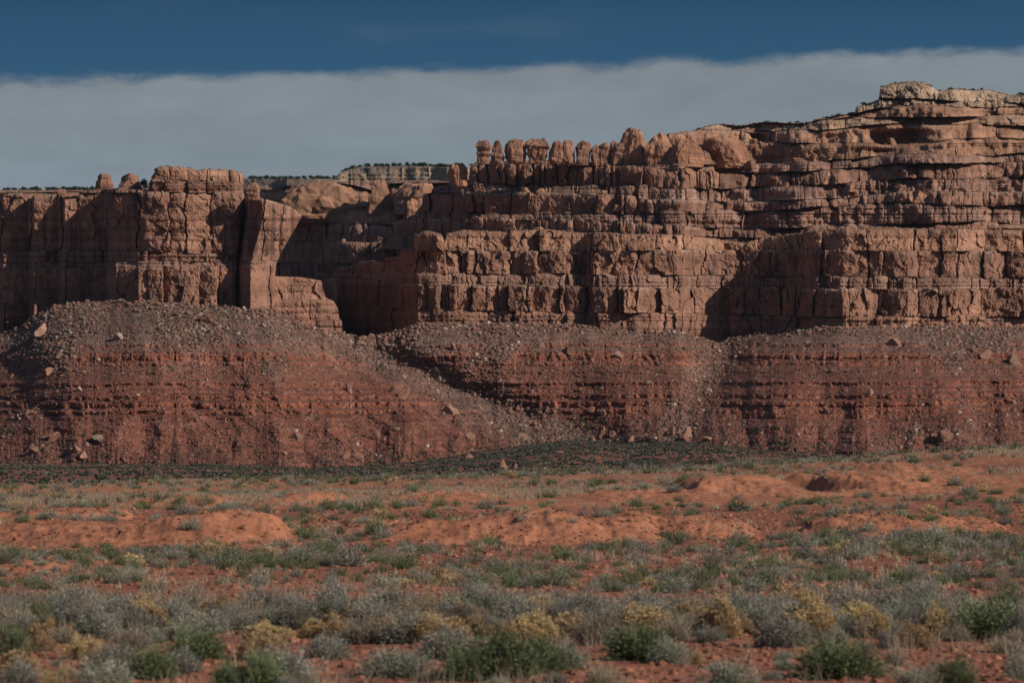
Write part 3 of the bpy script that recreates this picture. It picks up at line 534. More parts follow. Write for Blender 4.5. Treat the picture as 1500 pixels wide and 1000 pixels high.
for (a, b, t_, bs, sd_, lab, pr, yy) in (
    (902, 948, 186, 241, 1, 'tallest rounded dome right of the skyline pillars', [(0, 1), (.5, 1.0), (.8, .9), (1, .7)], 2912),
    (944, 988, 193, 241, 2, 'upright dome beside the tallest dome', [(0, .95), (.5, 1), (.85, .85), (1, .6)], 2900),
    (984, 1030, 203, 242, 3, 'low lit dome before the slickrock slope', [(0, 1), (.5, .95), (1, .6)], 2892),
    (1026, 1094, 198, 244, 4, 'wide dome with a pointed right end over shaded foot', [(0, .9), (.35, 1.0), (.6, 1.03), (.8, .95), (1, .7)], 2905),
    (975, 1022, 192, 225, 5, 'pale smooth dome behind the upright dome', [(0, 1), (.6, .9), (1, .5)], 2935),
    (657, 686, 238, 270, 6, 'lone capped knob left of the pillar row', [(0, .85), (.3, .9), (.6, 1.0), (.8, .9), (1, .6)], 2915)):
    if sd_ != 6:
        pq = P_terr.reshape(-1, 3); dd_ = (pq[:, 0] / (K * pq[:, 1]) + 750 - (a + b) / 2) ** 2 + (HOR - (pq[:, 2] - EYE) / (K * pq[:, 1]) - (bs - 14)) ** 2
        yy = float(pq[np.argmin(dd_), 1]) + (0.1 if sd_ != 5 else 0.5) * (b - a) * K * 2900
    big_rock('rock_dome', a, b, t_, bs, yy, 140 + sd_, lab, 'rock dome', G, depth=0.9, sub=5, cuts=9, rough=0.075, box=.5, dmin=0.78, prof=pr, bands=0.06, col=(0.29, 0.145, 0.088))
G = 'knobs standing on the left butte'
for (a, b, t_, bs, sd_, lab, pr) in (
    (139, 167, 254, 278, 1, 'small dark knob with a flat cap, left of the pair', [(0, 1.15), (.12, .85), (.3, 1.0), (.6, .95), (.68, .72), (.75, .8), (1, .7)]),
    (170, 209, 254, 279, 2, 'wider knob with a pale line under its cap, right of the pair', [(0, 1.1), (.15, 1.0), (.45, .85), (.62, .72), (.7, .8), (1, .72)]),
    (360, 381, 267, 290, 3, 'rounded knob standing on top of the overhanging prow', [(0, .8), (.3, .95), (.6, 1), (1, .7)]),
    (81, 101, 277, 292, 4, 'short stub of rock behind the rim of the left butte', [(0, 1.1), (.5, .95), (1, .7)])):
    big_rock('butte_knob', a, b, t_, bs, 2755 if sd_ in (1, 4) else (2730 if sd_ == 2 else 2676), 160 + sd_, lab, 'rock knob', G, depth=0.9, sub=5, cuts=6, rough=0.05, box=.6, dmin=0.85, prof=pr, bands=0.06)
G = 'slickrock domes below the far mesa'
for (a, b, t_, bs, yy, sd_, lab) in (
    (405, 560, 265, 326, 3450, 1, 'long loaf shaped slickrock dome below the far mesa rim'),
    (400, 482, 284, 324, 3380, 2, 'blocky lit slickrock hump in front of the loaf shaped dome'),
    (536, 580, 262, 312, 3430, 3, 'narrow dome between the loaf and the flat topped dome'),
    (574, 645, 267, 312, 3400, 4, 'flat topped pale slickrock dome nearest the right wall'),
    (588, 622, 290, 326, 3370, 5, 'small lit hump under the flat topped dome')):
    pq = P_mesa.reshape(-1, 3); dd_ = (pq[:, 0] / (K * pq[:, 1]) + 750 - (a + b) / 2) ** 2 + (HOR - (pq[:, 2] - EYE) / (K * pq[:, 1]) - bs) ** 2
    yy = float(pq[np.argmin(dd_), 1]) + 0.22 * (b - a) * K * 3500
    big_rock('slickrock_dome', a, b, t_, bs, yy, 180 + sd_, lab, 'rock dome', G, depth=0.8, sub=5, cuts=7, rough=0.06, box=.45, dmin=0.75, floor=-0.1, prof=[(0, 1), (.5, 1), (.8, .95), (1, .8)], bands=0.07, col=(0.28, 0.145, 0.09))

rg = np.random.default_rng(77)
YV = np.geomspace(700, 2440, 600)
def talus_at(px_, py_):
    if py_ > t_bot0(px_) + 4:                   # out on the valley floor
        gz = ground_z((px_ - 750) * K * YV, YV); row = HOR + (EYE - gz) / (K * YV); i = int(np.argmin(np.abs(row - py_)))
        return np.array([(px_ - 750) * K * YV[i], YV[i], gz[i]])
    j = int(np.clip(np.searchsorted(tx, px_), 0, len(tx) - 1)); i = int(np.argmin(np.abs(py[:, j] - py_)))
    return P_tal[i, j]
BOULDER = [rock(300 + k, sub=4, cuts=20, rough=0.05, dmin=0.42, box=.5 * (k % 3) / 2, col=((0.21, 0.108, 0.074), (0.25, 0.14, 0.098), (0.19, 0.09, 0.062))[k % 3]) for k in range(10)]
B_ME = [mesh_np('boulder', V * np.array([1, 0.9, 1]), F, c_, M_boulder) for V, F, c_ in BOULDER]
PALEB = [rock(340 + k, sub=4, cuts=20, dmin=0.42, rough=0.05, col=(0.28, 0.20, 0.15)) for k in range(2)]
P_ME = [mesh_np('boulder', V, F, c_, M_boulder) for V, F, c_ in PALEB]
V, F, c_ = rock(360, sub=4, cuts=5, rough=0.05, prof=[(0, 1), (.4, .8), (.75, .42), (1, .12)], col=(0.25, 0.125, 0.085)); PYR = mesh_np('boulder', V, F, c_, M_boulder)
def put_boulder(me, px_, py_, w, h, label, group, rot=None, tilt=0.0):
    p = talus_at(px_, py_); s_ = K * p[1]
    o = link('boulder', me, loc=(p[0], p[1] - 0.1 * w * s_, p[2] - 0.34 * h * s_)); o.scale = (w * s_, w * s_ * 0.9, h * s_ * 1.15)
    o.rotation_euler = (0, tilt, rg.uniform(0, 6.28) if rot is None else rot)
    return tag(o, label, 'boulder', group)
TRACED = [(737, 686, 14, 20, 'pointed pyramid boulder standing alone on the dark flat', 'y'), (753, 686, 14, 12, 'squat rounded boulder just right of the pointed pyramid boulder', ''),
 (572, 574, 17, 22, 'large tilted slab, left of the leaning pair beside the grey rubble', 't'), (586, 580, 15, 22, 'large tilted slab, right of the leaning pair beside the grey rubble', 't'),
 (510, 572, 18, 12, 'lone lit boulder on the slope left of the leaning slabs', ''), (543, 640, 24, 16, 'long dark boulder low on the red slope under the canyon', 't'), (581, 630, 14, 7, 'pale flat boulder right of the long dark one', 'p'),
 (655, 603, 26, 12, 'long grey slab lying in the rubble stream', 't'), (674, 642, 14, 11, 'leftmost of the boulders at the end of the rubble stream', ''), (690, 643, 18, 13, 'broad boulder second in the line at the rubble stream end', ''), (727, 644, 21, 12, 'smooth long boulder in the middle of the line at the stream end', ''), (765, 640, 22, 8, 'flat boulder at the right of the line at the stream end', ''), (685, 673, 13, 12, 'boulder standing on the red toe left of the pyramid boulder', ''), (818, 664, 24, 6, 'flat low ledge stone lying on the dark valley floor', ''),
 (868, 646, 15, 11, 'leftmost boulder of the heap under the canyon wall', ''), (881, 640, 15, 13, 'round dark boulder near the left of the heap', ''), (897, 638, 14, 10, 'small boulder above the left end of the heap', ''), (922, 646, 15, 12, 'boulder left of the middle of the heap', ''), (955, 643, 15, 13, 'boulder left of the tallest three in the heap', ''), (969, 637, 18, 13, 'broad flat topped boulder in the heap, left of the tallest', ''), (985, 636, 14, 15, 'tall boulder in the middle of the heap', ''), (1002, 637, 15, 18, 'tallest leaning boulder of the heap', 't'), (1003, 648, 22, 13, 'large front boulder at the foot of the heap', ''), (1036, 644, 18, 8, 'flat boulder on the right end of the heap', ''), (1060, 652, 13, 8, 'small boulder right of the heap on the dark flat', ''),
 (1385, 642, 27, 17, 'large dark boulder at the slope foot under the pale summit', ''), (1366, 641, 15, 9, 'smaller boulder leaning on the large one at the slope foot', ''),
 (1306, 504, 25, 12, 'long tilted slab just under the right cliff', 't'), (1328, 507, 11, 12, 'square boulder right of the long tilted slab', ''), (1424, 516, 12, 9, 'small boulder left of the dark pair under the right cliff', ''), (1439, 523, 20, 15, 'dark boulder in the pair under the right cliff', ''), (1480, 530, 22, 15, 'sharp lit boulder near the right edge of the upper slope', 't'), (1346, 525, 13, 9, 'dark boulder below the long tilted slab', ''),
 (173, 496, 15, 12, 'pale block casting a shadow on the left upper slope', 'p'), (62, 487, 26, 18, 'large brown outcrop boulder at the top left of the slope', ''), (300, 470, 22, 11, 'long boulder high on the slope under the left butte', 't'), (835, 517, 18, 13, 'brown boulder high on the slope under the square cliff', ''), (907, 522, 15, 10, 'boulder right of the brown one on the high slope', ''), (663, 512, 12, 12, 'upright stone on the red patch below the cliff corner', ''), (70, 547, 18, 12, 'rounded boulder on the left slope below the ledge band', ''), (302, 557, 7, 6, 'tiny bright stone in the middle of the left slope', 'p'), (115, 573, 10, 9, 'grey block on the left slope above the lower ledges', 'p'), (80, 641, 22, 13, 'long boulder above the red lobes at far left', ''), (112, 662, 16, 14, 'boulder between two red lobes at lower left', ''), (122, 668, 18, 10, 'boulder at the foot of the red lobes at lower left', ''), (142, 642, 20, 8, 'pale flat stone capping a red lobe at lower left', 'p'), (50, 662, 16, 11, 'brown boulder at the lower left edge of the slope', ''), (430, 641, 18, 13, 'dark pointed boulder on the slope below the stepped spur', 't'), (180, 677, 12, 9, 'small boulder on the flat below the red lobes', ''), (526, 671, 16, 11, 'boulder at the toe of the slope under the canyon', ''), (505, 670, 14, 10, 'stone left of the toe boulder under the canyon', ''), (1275, 577, 9, 10, 'pale stone in the middle of the right slope', 'p')]
for k, (bx, by, w, h, lab, fl) in enumerate(TRACED):
    me = PYR if 'y' in fl else (P_ME[k % 2] if 'p' in fl else B_ME[k % 10])
    put_boulder(me, bx, by, w, h, lab, 'boulders fallen on the talus slope', tilt=0.45 if 't' in fl else rg.uniform(-.15, .15), rot=None if 't' not in fl else 0.2)
ORD = ['first', 'second', 'third', 'fourth', 'fifth', 'sixth', 'seventh', 'eighth', 'ninth', 'tenth', 'eleventh', 'twelfth', 'thirteenth', 'fourteenth', 'fifteenth', 'sixteenth', 'seventeenth', 'eighteenth', 'nineteenth', 'twentieth']
STRIPS = [(220, 'two small knobs'), (345, 'square capped block'), (450, 'overhanging prow'), (600, 'shadowed canyon'), (700, 'sharp cliff corner'), (870, 'row of pillars'), (1100, 'rounded domes'), (1285, 'shadowed alcove'), (9999, 'pale summit cap')]
def strip(px_): return next(n for lim, n in STRIPS if px_ < lim)
def ordinals(items, phrase):
    """items: (object, px, key); gives each a label counted from the left among its like"""
    by = {}
    for o, px_, key in items: by.setdefault((key, strip(px_)), []).append((px_, o))
    for (key, st_), lst in by.items():
        lst.sort(key=lambda q: q[0])
        for k, (_, o) in enumerate(lst):
            n = ORD[k] if k < len(ORD) else str(k + 1) + 'th'
            o['label'] = phrase(key, st_, n, len(lst))
items = []
tries = 0
while len(items) < 150 and tries < 6000:
    tries += 1
    bx, by = rg.uniform(0, 1500), rg.uniform(470, 672)
    j = int(np.searchsorted(tx, bx)); i = int(np.argmin(np.abs(py[:, j] - by)))
    if abs(py[i, j] - by) > 2 or rg.random() > 0.12 + 0.8 * cover[i, j] ** 2: continue
    w = rg.uniform(4.5, 10.5) * (0.75 + 0.4 * (by > 600)); pale = rg.random() < 0.15
    o = put_boulder(P_ME[rg.integers(2)] if pale else B_ME[rg.integers(10)], bx, by, w, w * rg.uniform(.55, .95), None, 'boulders fallen on the talus slope', tilt=rg.uniform(-.4, .4))
    items.append((o, bx, ('pale ' if pale else 'brown ') + ('boulder high on the talus' if by < 530 else 'boulder on the middle talus' if by < 600 else 'boulder low on the talus')))
ordinals(items, lambda key, st_, n, m: (n + ' ' + key + (' from the left' if m > 1 else '') + ' below the ' + st_) if m > 1 else 'lone ' + key + ' below the ' + st_)

def ledge_points(P, n, gap=2.0, maxgap=60):
    g = P[1:, :, 1] - P[:-1, :, 1]; ok = (g > gap) & (g < maxgap); idx = np.argwhere(ok); idx = idx[rg.integers(0, len(idx), n)]
    t_ = rg.uniform(0.0, 0.5, (n, 1)); return P[idx[:, 0], idx[:, 1]] * (1 - t_) + P[idx[:, 0] + 1, idx[:, 1]] * t_
items = []
BLK = [mesh_np('rock_block', *rock(700 + k, sub=4, cuts=9, rough=0.07, box=.5, dmin=0.7, floor=-0.35, bands=0.06, col=(BROWN, ORANGE, PALE)[k % 3]), M_cliff) for k in range(9)]
def on_ledge(P, n, xlo, xhi):
    out = []
    while len(out) < n:
        p = ledge_points(P, 1, 2.5, 50)[0]; q = p[0] / (K * p[1]) + 750
        row = HOR - (p[2] - EYE) / (K * p[1])
        if xlo < q < xhi and row > (300 if P is P_mesa else 160) and row > sky_U(q) + 8 * (P is P_terr): out.append((p, q))
    return out
for p, q in on_ledge(P_terr, 80, 700, 1495) + on_ledge(P_mesa, 22, 420, 640):
    row = HOR - (p[2] - EYE) / (K * p[1]); w = rg.lognormal(2.35, 0.5) * K * p[1]; w = min(w, 16)
    o = link('rock_block', BLK[rg.integers(9)], loc=(p[0], p[1] + 0.1 * w, p[2] - 0.15 * w)); o.scale = (w, w * .8, w * rg.uniform(.5, .85)); o.rotation_euler[2] = rg.uniform(0, 6.28)
    tag(o, None, 'rock', 'blocks lying on the mesa ledges')
    items.append((o, q, 'rock block on the ' + ('far canyon ledges' if p[1] > 3200 else 'highest ledges' if row < 215 else 'middle ledges' if row < 275 else 'lower ledges')))
ordinals(items, lambda key, st_, n, m: (n + ' ' + key + ' from left, near the ' + st_) if m > 1 else 'single ' + key + ' near the ' + st_)

# small rubble nobody could count, and shrubs dotted over slope and ledges
def scatter_mesh(name, base, pts, sizes, cols, mat, flat=0.8, seed=0, rot3=False):
    V, F = base; r = np.random.default_rng(seed); n = len(pts); a = r.uniform(0, 6.28, n); ca, sa = np.cos(a), np.sin(a)
    st_ = r.uniform(0.6, 1.35, (n, 1)); jit = r.uniform(0.75, 1.25, (n, len(V), 1))
    X = (V[None, :, :] * jit) * np.stack([np.ones(n), st_[:, 0], np.full(n, flat) * r.uniform(.7, 1.3, n)], -1)[:, None, :]
    Xr = X.copy(); Xr[..., 0] = X[..., 0] * ca[:, None] - X[..., 1] * sa[:, None]; Xr[..., 1] = X[..., 0] * sa[:, None] + X[..., 1] * ca[:, None]
    Xr = Xr * sizes[:, None, None] + pts[:, None, :]
    FF = F[None] + (np.arange(n) * len(V))[:, None, None]
    CC = np.repeat(cols[:, None, :], len(V), 1)
    return mesh_np(name, Xr.reshape(-1, 3), FF.reshape(-1, F.shape[1]), CC.reshape(-1, 3), mat)
I1 = (ICO[1][0] * 0.5, ICO[1][1])
w_ = (0.03 + 0.97 * cover ** 1.6) * (0.4 + 0.6 * sstep(fbm(px / 30, py / 18, 3, 401), -0.1, 0.4)) * np.linspace(0.9, 1.0, nR)[:, None]
cdf = np.cumsum(w_.ravel()); pick = np.searchsorted(cdf, rg.random(24000) * cdf[-1])
pts = P_tal.reshape(-1, 3)[pick]; sz = 0.5 + 3.2 * rg.random(24000) ** 5
ft = P_tal[-1 - (28 * rg.random(3500) ** 2.2).astype(int), rg.integers(0, len(tx), 3500)]; pts[:3500] = ft; sz[:3500] = 0.6 + 3.6 * rg.random(3500) ** 3
tone = rg.uniform(0.75, 1.2, (24000, 1)); cc = np.where(rg.random((24000, 1)) < 0.1, np.array([[0.34, 0.26, 0.2]]), np.array([[0.19, 0.105, 0.076]])) * tone
tag(link('rubble', scatter_mesh('rubble', I1, pts, sz, cc, M_talus, 0.75, 5)), 'small broken rubble covering the talus slope', 'rubble', kind='stuff')
pl = np.concatenate([ledge_points(P_cliff, 1300), ledge_points(P_terr, 2600), ledge_points(P_butte, 500)]); n = len(pl)
tag(link('ledge_rubble', scatter_mesh('ledge_rubble', I1, pl, 0.6 + 1.7 * rg.random(n) ** 3, np.array([[0.28, 0.15, 0.1]]) * rg.uniform(.8, 1.2, (n, 1)), M_talus, 0.8, 6)), 'small broken rock lying along the cliff ledges', 'rubble', kind='stuff')

# a tuft for far shrubs: a few crossed leaf faces in a mound
def tuft(seed, n=14, spread=0.5, size=0.34):
    r = np.random.default_rng(seed); c0 = r.normal(size=(n, 3)); c0 /= np.linalg.norm(c0, axis=1)[:, None]; c0[:, 2] = np.abs(c0[:, 2]) * 0.8; c0 *= spread * r.uniform(.4, 1, (n, 1))
    a = r.normal(size=(n, 3)); a /= np.linalg.norm(a, axis=1)[:, None]; b = np.cross(a, r.normal(size=(n, 3))); b /= np.linalg.norm(b, axis=1)[:, None]
    V = np.stack([c0 - a * size, c0 + b * size * .8, c0 + a * size, c0 - b * size * .8], 1).reshape(-1, 3); return V, np.arange(n * 4).reshape(n, 4)
T14 = tuft(3); T9 = tuft(4, 9)
w_ = (0.25 + 0.75 * cover + 1.6 * np.exp(-v / 0.07)) * (0.35 + 0.65 * sstep(fbm(px / 40, py / 25, 3, 411), -0.2, 0.3)); cdf = np.cumsum(w_.ravel()); n = 8500
pts = P_tal.reshape(-1, 3)[np.searchsorted(cdf, rg.random(n) * cdf[-1])]
GRN = np.array([[0.070, 0.078, 0.056]])
tag(link('slope_shrubs', scatter_mesh('slope_shrubs', T9, pts, rg.uniform(0.7, 1.9, n), GRN * rg.uniform(.7, 1.5, (n, 1)), M_plant, 0.8, 7)), 'dark shrubs dotted all over the talus slope', 'shrubs', kind='stuff')
pl = np.concatenate([ledge_points(P_cliff, 420), ledge_points(P_terr, 1300), ledge_points(P_butte, 180), ledge_points(P_mesa, 500)]); n = len(pl)
tag(link('ledge_shrubs', scatter_mesh('ledge_shrubs', T14, pl, 0.8 + 2.0 * rg.random(n) ** 2, GRN * rg.uniform(.6, 1.4, (n, 1)), M_plant, 0.8, 8)), 'dark green shrubs growing along the cliff ledges', 'shrubs', kind='stuff')
n = 20000
Yv = np.sqrt(rg.uniform(760 ** 2, 2520 ** 2, n)); pv = rg.uniform(-60, 1560, n); Xv = (pv - 750) * K * Yv
keep = rg.random(n) < 0.30 + 0.70 * sstep(fbm(Xv / 45, Yv / 160, 3, 421) + 0.45 * fbm(Xv / 14, Yv / 60, 3, 422) + 0.65 * np.exp(-((pv - 850) / 280) ** 2), 0.0, 0.45); Xv, Yv = Xv[keep], Yv[keep]; n = len(Xv)
pts = np.stack([Xv, Yv, ground_z(Xv, Yv) + 0.1], -1)
cv_ = np.where(rg.random((n, 1)) < 0.35, np.array([[0.15, 0.14, 0.105]]), GRN * 1.15) * rg.uniform(.7, 1.4, (n, 1))
tag(link('valley_shrubs', scatter_mesh('valley_shrubs', T14, pts, rg.uniform(0.8, 2.1, n), cv_, M_plant, 0.8, 9)), 'dense dark shrubs covering the valley floor', 'shrubs', kind='stuff')

# junipers along the mesa rims
def juniper(seed):
    r = np.random.default_rng(seed); n = 260
    lob = r.normal(size=(7, 3)) * np.array([.2, .2, .15]) + np.array([0, 0, .58]); k = r.integers(0, 7, n)
    c0 = lob[k] + r.normal(size=(n, 3)) * np.array([.13, .13, .11]); c0[:, 2] = np.clip(c0[:, 2], .16, 1.05)
    a = r.normal(size=(n, 3)); a /= np.linalg.norm(a, axis=1)[:, None]; b = np.cross(a, r.normal(size=(n, 3))); b /= np.linalg.norm(b, axis=1)[:, None]; s_ = .075
    V = np.stack([c0 - a * s_, c0 + b * s_, c0 + a * s_, c0 - b * s_], 1).reshape(-1, 3); F = np.arange(n * 4).reshape(n, 4)
    c_ = np.repeat(np.array([[0.04, 0.052, 0.032]]) * r.uniform(.6, 1.5, (n, 1)), 4, 0)
    q = np.array([[-.05, -.05, -.1], [.05, -.05, -.1], [.03, .0, .6], [-.03, .0, .6], [0, .06, -.1], [0, .03, .6]]); fq = np.array([[0, 1, 2, 3], [1, 4, 5, 2], [4, 0, 3, 5]])
    return mesh_np('juniper_tree', np.concatenate([V, q]), np.concatenate([F, fq + len(V)]), np.concatenate([c_, np.tile([[.1, .07, .05]], (6, 1))]), M_plant)
JUN = [juniper(500 + k) for k in range(4)]
items = []
def rim(P, px_): # the rim of a wall at a column
    r_ = P.shape[0] - 4; row = P[r_]; pxs = row[:, 0] / (K * row[:, 1]) + 750; j = int(np.argmin(np.abs(pxs - px_))); return row[j]
spans = [(P_mesa, 2, 152, 85, 'on the distant rim behind the left butte'), (P_mesa, 362, 490, 60, 'on the far mesa rim left of its raised cap'), (P_mesa, 500, 662, 95, 'on the raised cap of the far mesa'), (P_terr, 1375, 1500, 16, 'on the skyline right of the pale summit cap'), (P_terr, 1120, 1190, 7, 'on the slickrock shoulder left of the summit'), (P_terr, 1225, 1285, 5, 'on the step left of the summit cap')]
for P, a, b, m, where in spans:
    xs = np.sort(rg.uniform(a, b, m))
    for k, xx in enumerate(xs):
        p = rim(P, xx); hh = rg.uniform(1.8, 4.8) if P is P_mesa else rg.uniform(1.6, 3.2)
        o = link('juniper_tree', JUN[k % 4], loc=(p[0], p[1] + rg.uniform(2, 14), p[2] - 0.3)); o.scale = (hh * rg.uniform(.9, 1.3), hh, hh); o.rotation_euler[2] = rg.uniform(0, 6.28)
        tag(o, 'small dark juniper ' + where, 'tree', 'junipers ' + where)
b_ = link('juniper_tree', JUN[1], loc=world(np.array(211.0), np.array(279.0), 2712)); b_.scale = (5.6, 5, 8.5); tag(b_, 'dark tree standing alone right of the wider knob on the left butte', 'tree')

# ------------------------------------------------------------------ desert plants
def plant(seed, W_, H_, stems, leaves, lw, leaf, scol, lcol, top_only=False, upright=0.0, heads=0, hcol=None, droop=0.0):
    """unit bush: thin stems fanning from the root to a lumpy dome, leaf blades along them. Returns (stem arrays, leaf arrays)"""
    r = np.random.default_rng(seed)
    th = r.uniform(0, 6.2832, stems); ph = np.arcsin(r.uniform(0.04, 1, stems) ** (1.0 - 0.35 * upright))
    ln = ((0.86 + 0.14 * r.random(stems)) if top_only else (0.62 + 0.42 * r.random(stems) ** 0.6)) * (0.86 + 0.26 * vnoise(np.cos(th) * np.cos(ph) * 2.6 + seed, np.sin(th) * 2.6 * np.cos(ph) + ph, seed))
    tip = np.stack([np.cos(th) * np.cos(ph) * W_ / 2, np.sin(th) * np.cos(ph) * W_ / 2, np.sin(ph) * H_], -1) * ln[:, None]
    b0 = np.stack([np.cos(th), np.sin(th), 0 * th], -1) * (r.random(stems) * 0.16 * W_ * np.cos(ph))[:, None]; b0[:, 2] = -0.03
    mid = 0.5 * (b0 + tip) + r.normal(size=(stems, 3)) * 0.035 * W_; mid[:, 2] += (0.05 - droop) * H_
    ax = tip - b0; sd_ = np.cross(ax, r.normal(size=(stems, 3))); sd_ /= np.linalg.norm(sd_, axis=1)[:, None] + 1e-9
    w = lw * r.uniform(.6, 1.3, (stems, 1))
    V = np.stack([b0 - sd_ * w, b0 + sd_ * w, mid - sd_ * w * .7, mid + sd_ * w * .7, tip - sd_ * w * .3, tip + sd_ * w * .3], 1).reshape(-1, 3)
    k = (np.arange(stems) * 6)[:, None]; F = np.concatenate([k + np.array([[0, 1, 3, 2]]), k + np.array([[2, 3, 5, 4]])])
    c = np.repeat(np.array([scol]) * r.uniform(.65, 1.35, (stems, 1)), 6, 0)
    S_ = (V, F, c)
    t0 = 0.88 if top_only else 0.3
    i = r.integers(0, stems, leaves); t = r.uniform(t0, 1.02, leaves)[:, None]
    p = np.where(t < .5, b0[i] + (mid[i] - b0[i]) * t * 2, mid[i] + (tip[i] - mid[i]) * (t * 2 - 1)) + r.normal(size=(leaves, 3)) * leaf * 0.9
    p[:, 2] = np.maximum(p[:, 2], 0.01)
    d = ax[i] / np.linalg.norm(ax[i], axis=1)[:, None] + r.normal(size=(leaves, 3)) * (0.35 if upright else 0.7); d /= np.linalg.norm(d, axis=1)[:, None]
    q = np.cross(d, r.normal(size=(leaves, 3))); q /= np.linalg.norm(q, axis=1)[:, None] + 1e-9
    L_ = leaf * r.uniform(.6, 1.4, (leaves, 1)); wl = 0.28 if not top_only else 0.6
    LV = np.stack([p - d * L_, p + q * L_ * wl, p + d * L_, p - q * L_ * wl], 1).reshape(-1, 3); LF = np.arange(leaves * 4).reshape(leaves, 4)
    lc = np.repeat(np.array([lcol]) * r.uniform(.6, 1.4, (leaves, 1)) * (1 + r.normal(size=(leaves, 3)) * .06), 4, 0)
    return S_, (LV, LF, np.clip(lc, 0.01, 0.8))
def join(a, b): return np.concatenate([a[0], b[0]]), np.concatenate([a[1], b[1] + len(a[0])]), np.concatenate([a[2], b[2]])
KINDS = {  # stem colour, leaf colour, upright, top_only, height / width, category, colour word, leafy part
    'green_shrub': ((0.15, 0.165, 0.085), (0.148, 0.176, 0.086), 0.55, False, .52, 'shrub', 'green', 'foliage'),
    'sagebrush': ((0.21, 0.185, 0.15), (0.27, 0.255, 0.20), 0.15, False, .50, 'sagebrush', 'grey', 'foliage'),
    'rabbitbrush': ((0.21, 0.18, 0.11), (0.50, 0.35, 0.18), 0.1, True, .52, 'rabbitbrush', 'tan topped', 'flower_heads'),
    'dry_shrub': ((0.27, 0.215, 0.16), (0.30, 0.24, 0.17), 0.2, False, .55, 'dry shrub', 'tan twiggy', 'foliage'),
    'pale_shrub': ((0.28, 0.25, 0.20), (0.31, 0.315, 0.225), 0.2, False, .48, 'shrub', 'pale green', 'foliage'),
    'olive_shrub': ((0.16, 0.15, 0.09), (0.18, 0.185, 0.105), 0.3, False, .5, 'shrub', 'olive', 'foliage')}
NEAR, MID, FAR = {}, {}, {}
for ki, (kn, (sc, lc, upr, to, hw, cat_, cw, lp)) in enumerate(KINDS.items()):
    NEAR[kn] = []; MID[kn] = []; FAR[kn] = []
    for q in range(4):
        S_, L_ = plant(1000 + ki * 20 + q, 1.0, 1.0, 620, 9000 if to else (1500 if kn == 'dry_shrub' else 5200), .0045, .028 if not to else .016, sc, lc, to, upr)
        NEAR[kn].append((mesh_np('stems', *S_, M_twig), mesh_np(lp, *L_, M_plant)))
        S_, L_ = plant(2000 + ki * 20 + q, 1.0, 1.0, 150, 760, .008, .036 if not to else .032, sc, lc, to, upr); MID[kn].append(mesh_np(kn, *join(S_, L_), M_plant))
        S_, L_ = plant(3000 + ki * 20 + q, 1.0, 1.0, 26, 110, .016, .085, sc, lc, to, upr); FAR[kn].append(join(S_, L_))
rp = np.random.default_rng(5)
YG = np.geomspace(30, 330, 900)
def ray_ground(px_, py_):
    z = ground_z((px_ - 750) * K * YG, YG); row = HOR + (EYE - z) / (K * YG); i = int(np.argmax(row <= py_)); Y = YG[i]
    return np.array([(px_ - 750) * K * Y, Y, float(z[i])])
def near_bush(kind, px_, base, w, h, label, group=None):
    if group is None and kind == 'rabbitbrush': base += 4; w *= 1.15; h *= 1.25
    if group is None and kind == 'green_shrub': w *= 1.15; h *= 1.12
    p = ray_ground(px_, base); s_ = K * p[1]; e = bpy.data.objects.new(kind, None); COL.objects.link(e); e.location = (p[0], p[1], p[2] - 0.02); e.rotation_euler[2] = rp.uniform(0, 6.28)
    e.scale = (w * s_ * 1.42, w * s_ * rp.uniform(1.15, 1.45), h * s_ * 1.3); e.empty_display_size = 0.1
    a, b = NEAR[kind][rp.integers(4)]
    link('stems', a, e); link(KINDS[kind][7], b, e)
    return tag(e, label, KINDS[kind][5], group)
FRONT = 'bushes of the blurred front band'
g_, s_, r_, d_, p_, o_ = 'green_shrub', 'sagebrush', 'rabbitbrush', 'dry_shrub', 'pale_shrub', 'olive_shrub'
